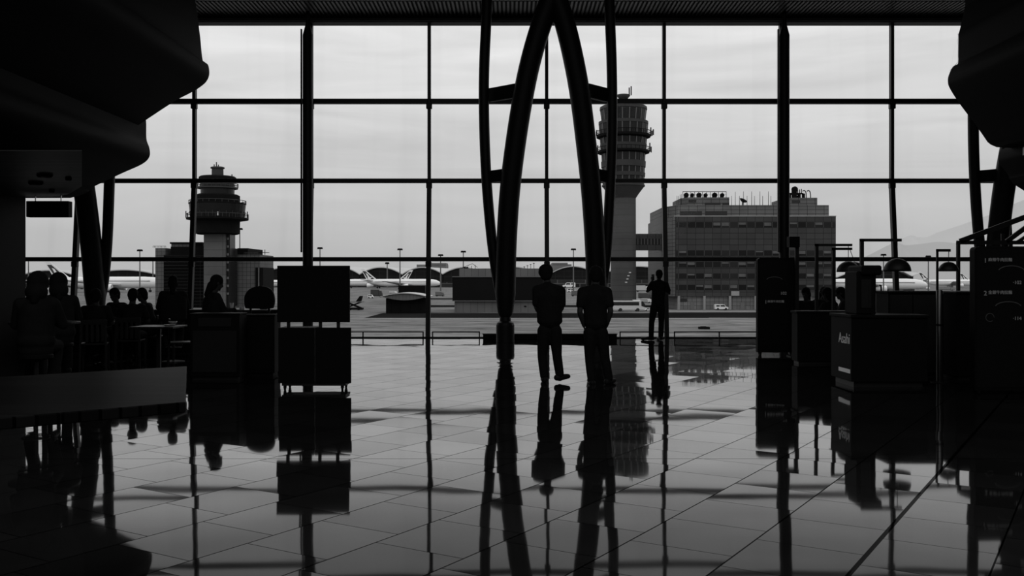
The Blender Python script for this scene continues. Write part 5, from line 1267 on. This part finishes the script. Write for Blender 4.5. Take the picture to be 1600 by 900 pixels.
ph = thing('smartphone', 'dark smartphone held up by the person at the glass', 'phone', (xc0 + J['wrL'].x + 0.03, DC_ + 0.29, J['wrL'].z + 0.08))
c = ph.location
MB().box((c.x - 0.036, c.y - 0.004, c.z - 0.075), (c.x + 0.036, c.y + 0.004, c.z + 0.075)).build('case', m_dark, ph, 0.006)
MB().box((c.x - 0.032, c.y - 0.0055, c.z - 0.068), (c.x + 0.032, c.y - 0.0035, c.z + 0.068)).build('screen', mat('phone_screen', 0.01, 0.1), ph)

# seated diners
def seated(hs, lean_=0.06, reach=0.36, fz=0.0):
    return dict(head=V(0, lean_ + 0.06, hs + 0.765), neck=V(0, lean_ + 0.01, hs + 0.60), chest=V(0, lean_ * .7, hs + 0.42), waist=V(0, 0.0, hs + 0.24), pelvis=V(0, 0, hs + 0.11),
        shL=V(-0.175, lean_, hs + 0.55), elL=V(-0.25, lean_ + 0.10, hs + 0.31), wrL=V(-0.12, reach, hs + 0.33), shR=V(0.175, lean_, hs + 0.55), elR=V(0.25, lean_ + 0.10, hs + 0.31), wrR=V(0.12, reach, hs + 0.33),
        hipL=V(-0.09, 0.0, hs + 0.09), knL=V(-0.12, 0.42, hs + 0.06), anL=V(-0.12, 0.36 if not fz else 0.20, 0.09 + fz), toL=V(-0.13, 0.53 if not fz else 0.37, 0.04 + fz),
        hipR=V(0.09, 0.0, hs + 0.09), knR=V(0.12, 0.42, hs + 0.06), anR=V(0.12, 0.36 if not fz else 0.20, 0.09 + fz), toR=V(0.13, 0.53 if not fz else 0.37, 0.04 + fz),
        hdL=V(0.5, 0.9, 0), hdR=V(-0.5, 0.9, 0), hnL=V(0, 0, 1), hnR=V(0, 0, 1), curl=0.4, look=V(0, 1, -0.25))
GL = 'diners seated in the left eating area'; GR = 'diners seated beside the right counter'
def at(px, D): return (X(px, D), D, 0)
p1 = make_person('seated diner leaning over the low table, leftmost of the middle diners', seated(0.45, 0.12), at(190, 18.5), PI - 0.4, 0.012, GL)
dup(p1, at(204, 16.85), 0.15, 'seated diner with back turned at the low table, beside the leaning one', GL)
dup(p1, at(236, 18.0), 1.5, 'seated diner with a round head before the pale end of the airport building', GL)
dup(p1, at(148, 16.0), 0.3, 'seated diner half hidden behind the left steel frame leg', GL)
p2 = make_person('seated diner with long hair bent left of the right lamp post', seated(0.45, 0.05), at(1300, 18.75), 0.7, 0.012, GR, hair='long')
p2['label'] = 'upright seated diner between the lamp post and the drinks machine'
dup(p2, at(1284, 21.3), 3.3, 'low seated diner just left of the lamp post near the drinks machine', GR)
dup(p2, at(1322, 19.9), 1.3, 'seated diner half hidden behind the drinks machine', GR)
dup(p2, at(1262, 19.9), 2.5, 'seated diner beside the slim menu sign', GR)
p3 = make_person('large hooded diner on a bar stool at the near left', seated(0.68, 0.04, 0.36, 0.24), at(92, 12.6), 0.5, 0.012, GL, hair='long', sleeve=1.0, coat=1.0, hood=True)
dup(p3, at(56, 10.7), 0.2, 'dark hooded diner at the far left next to the partition', GL)
p4 = make_person('diner in profile facing right on a bar stool, left of the high chair', seated(0.68, 0.03, 0.34, 0.24), at(330, 15.3), -0.95, 0.012, GL, hair='long', sleeve=1.0, coat=1.0, bulk=1.3)
dup(p4, at(270, 17.6), 0.3, 'faint diner on a bar stool in front of the louvred building', GL)
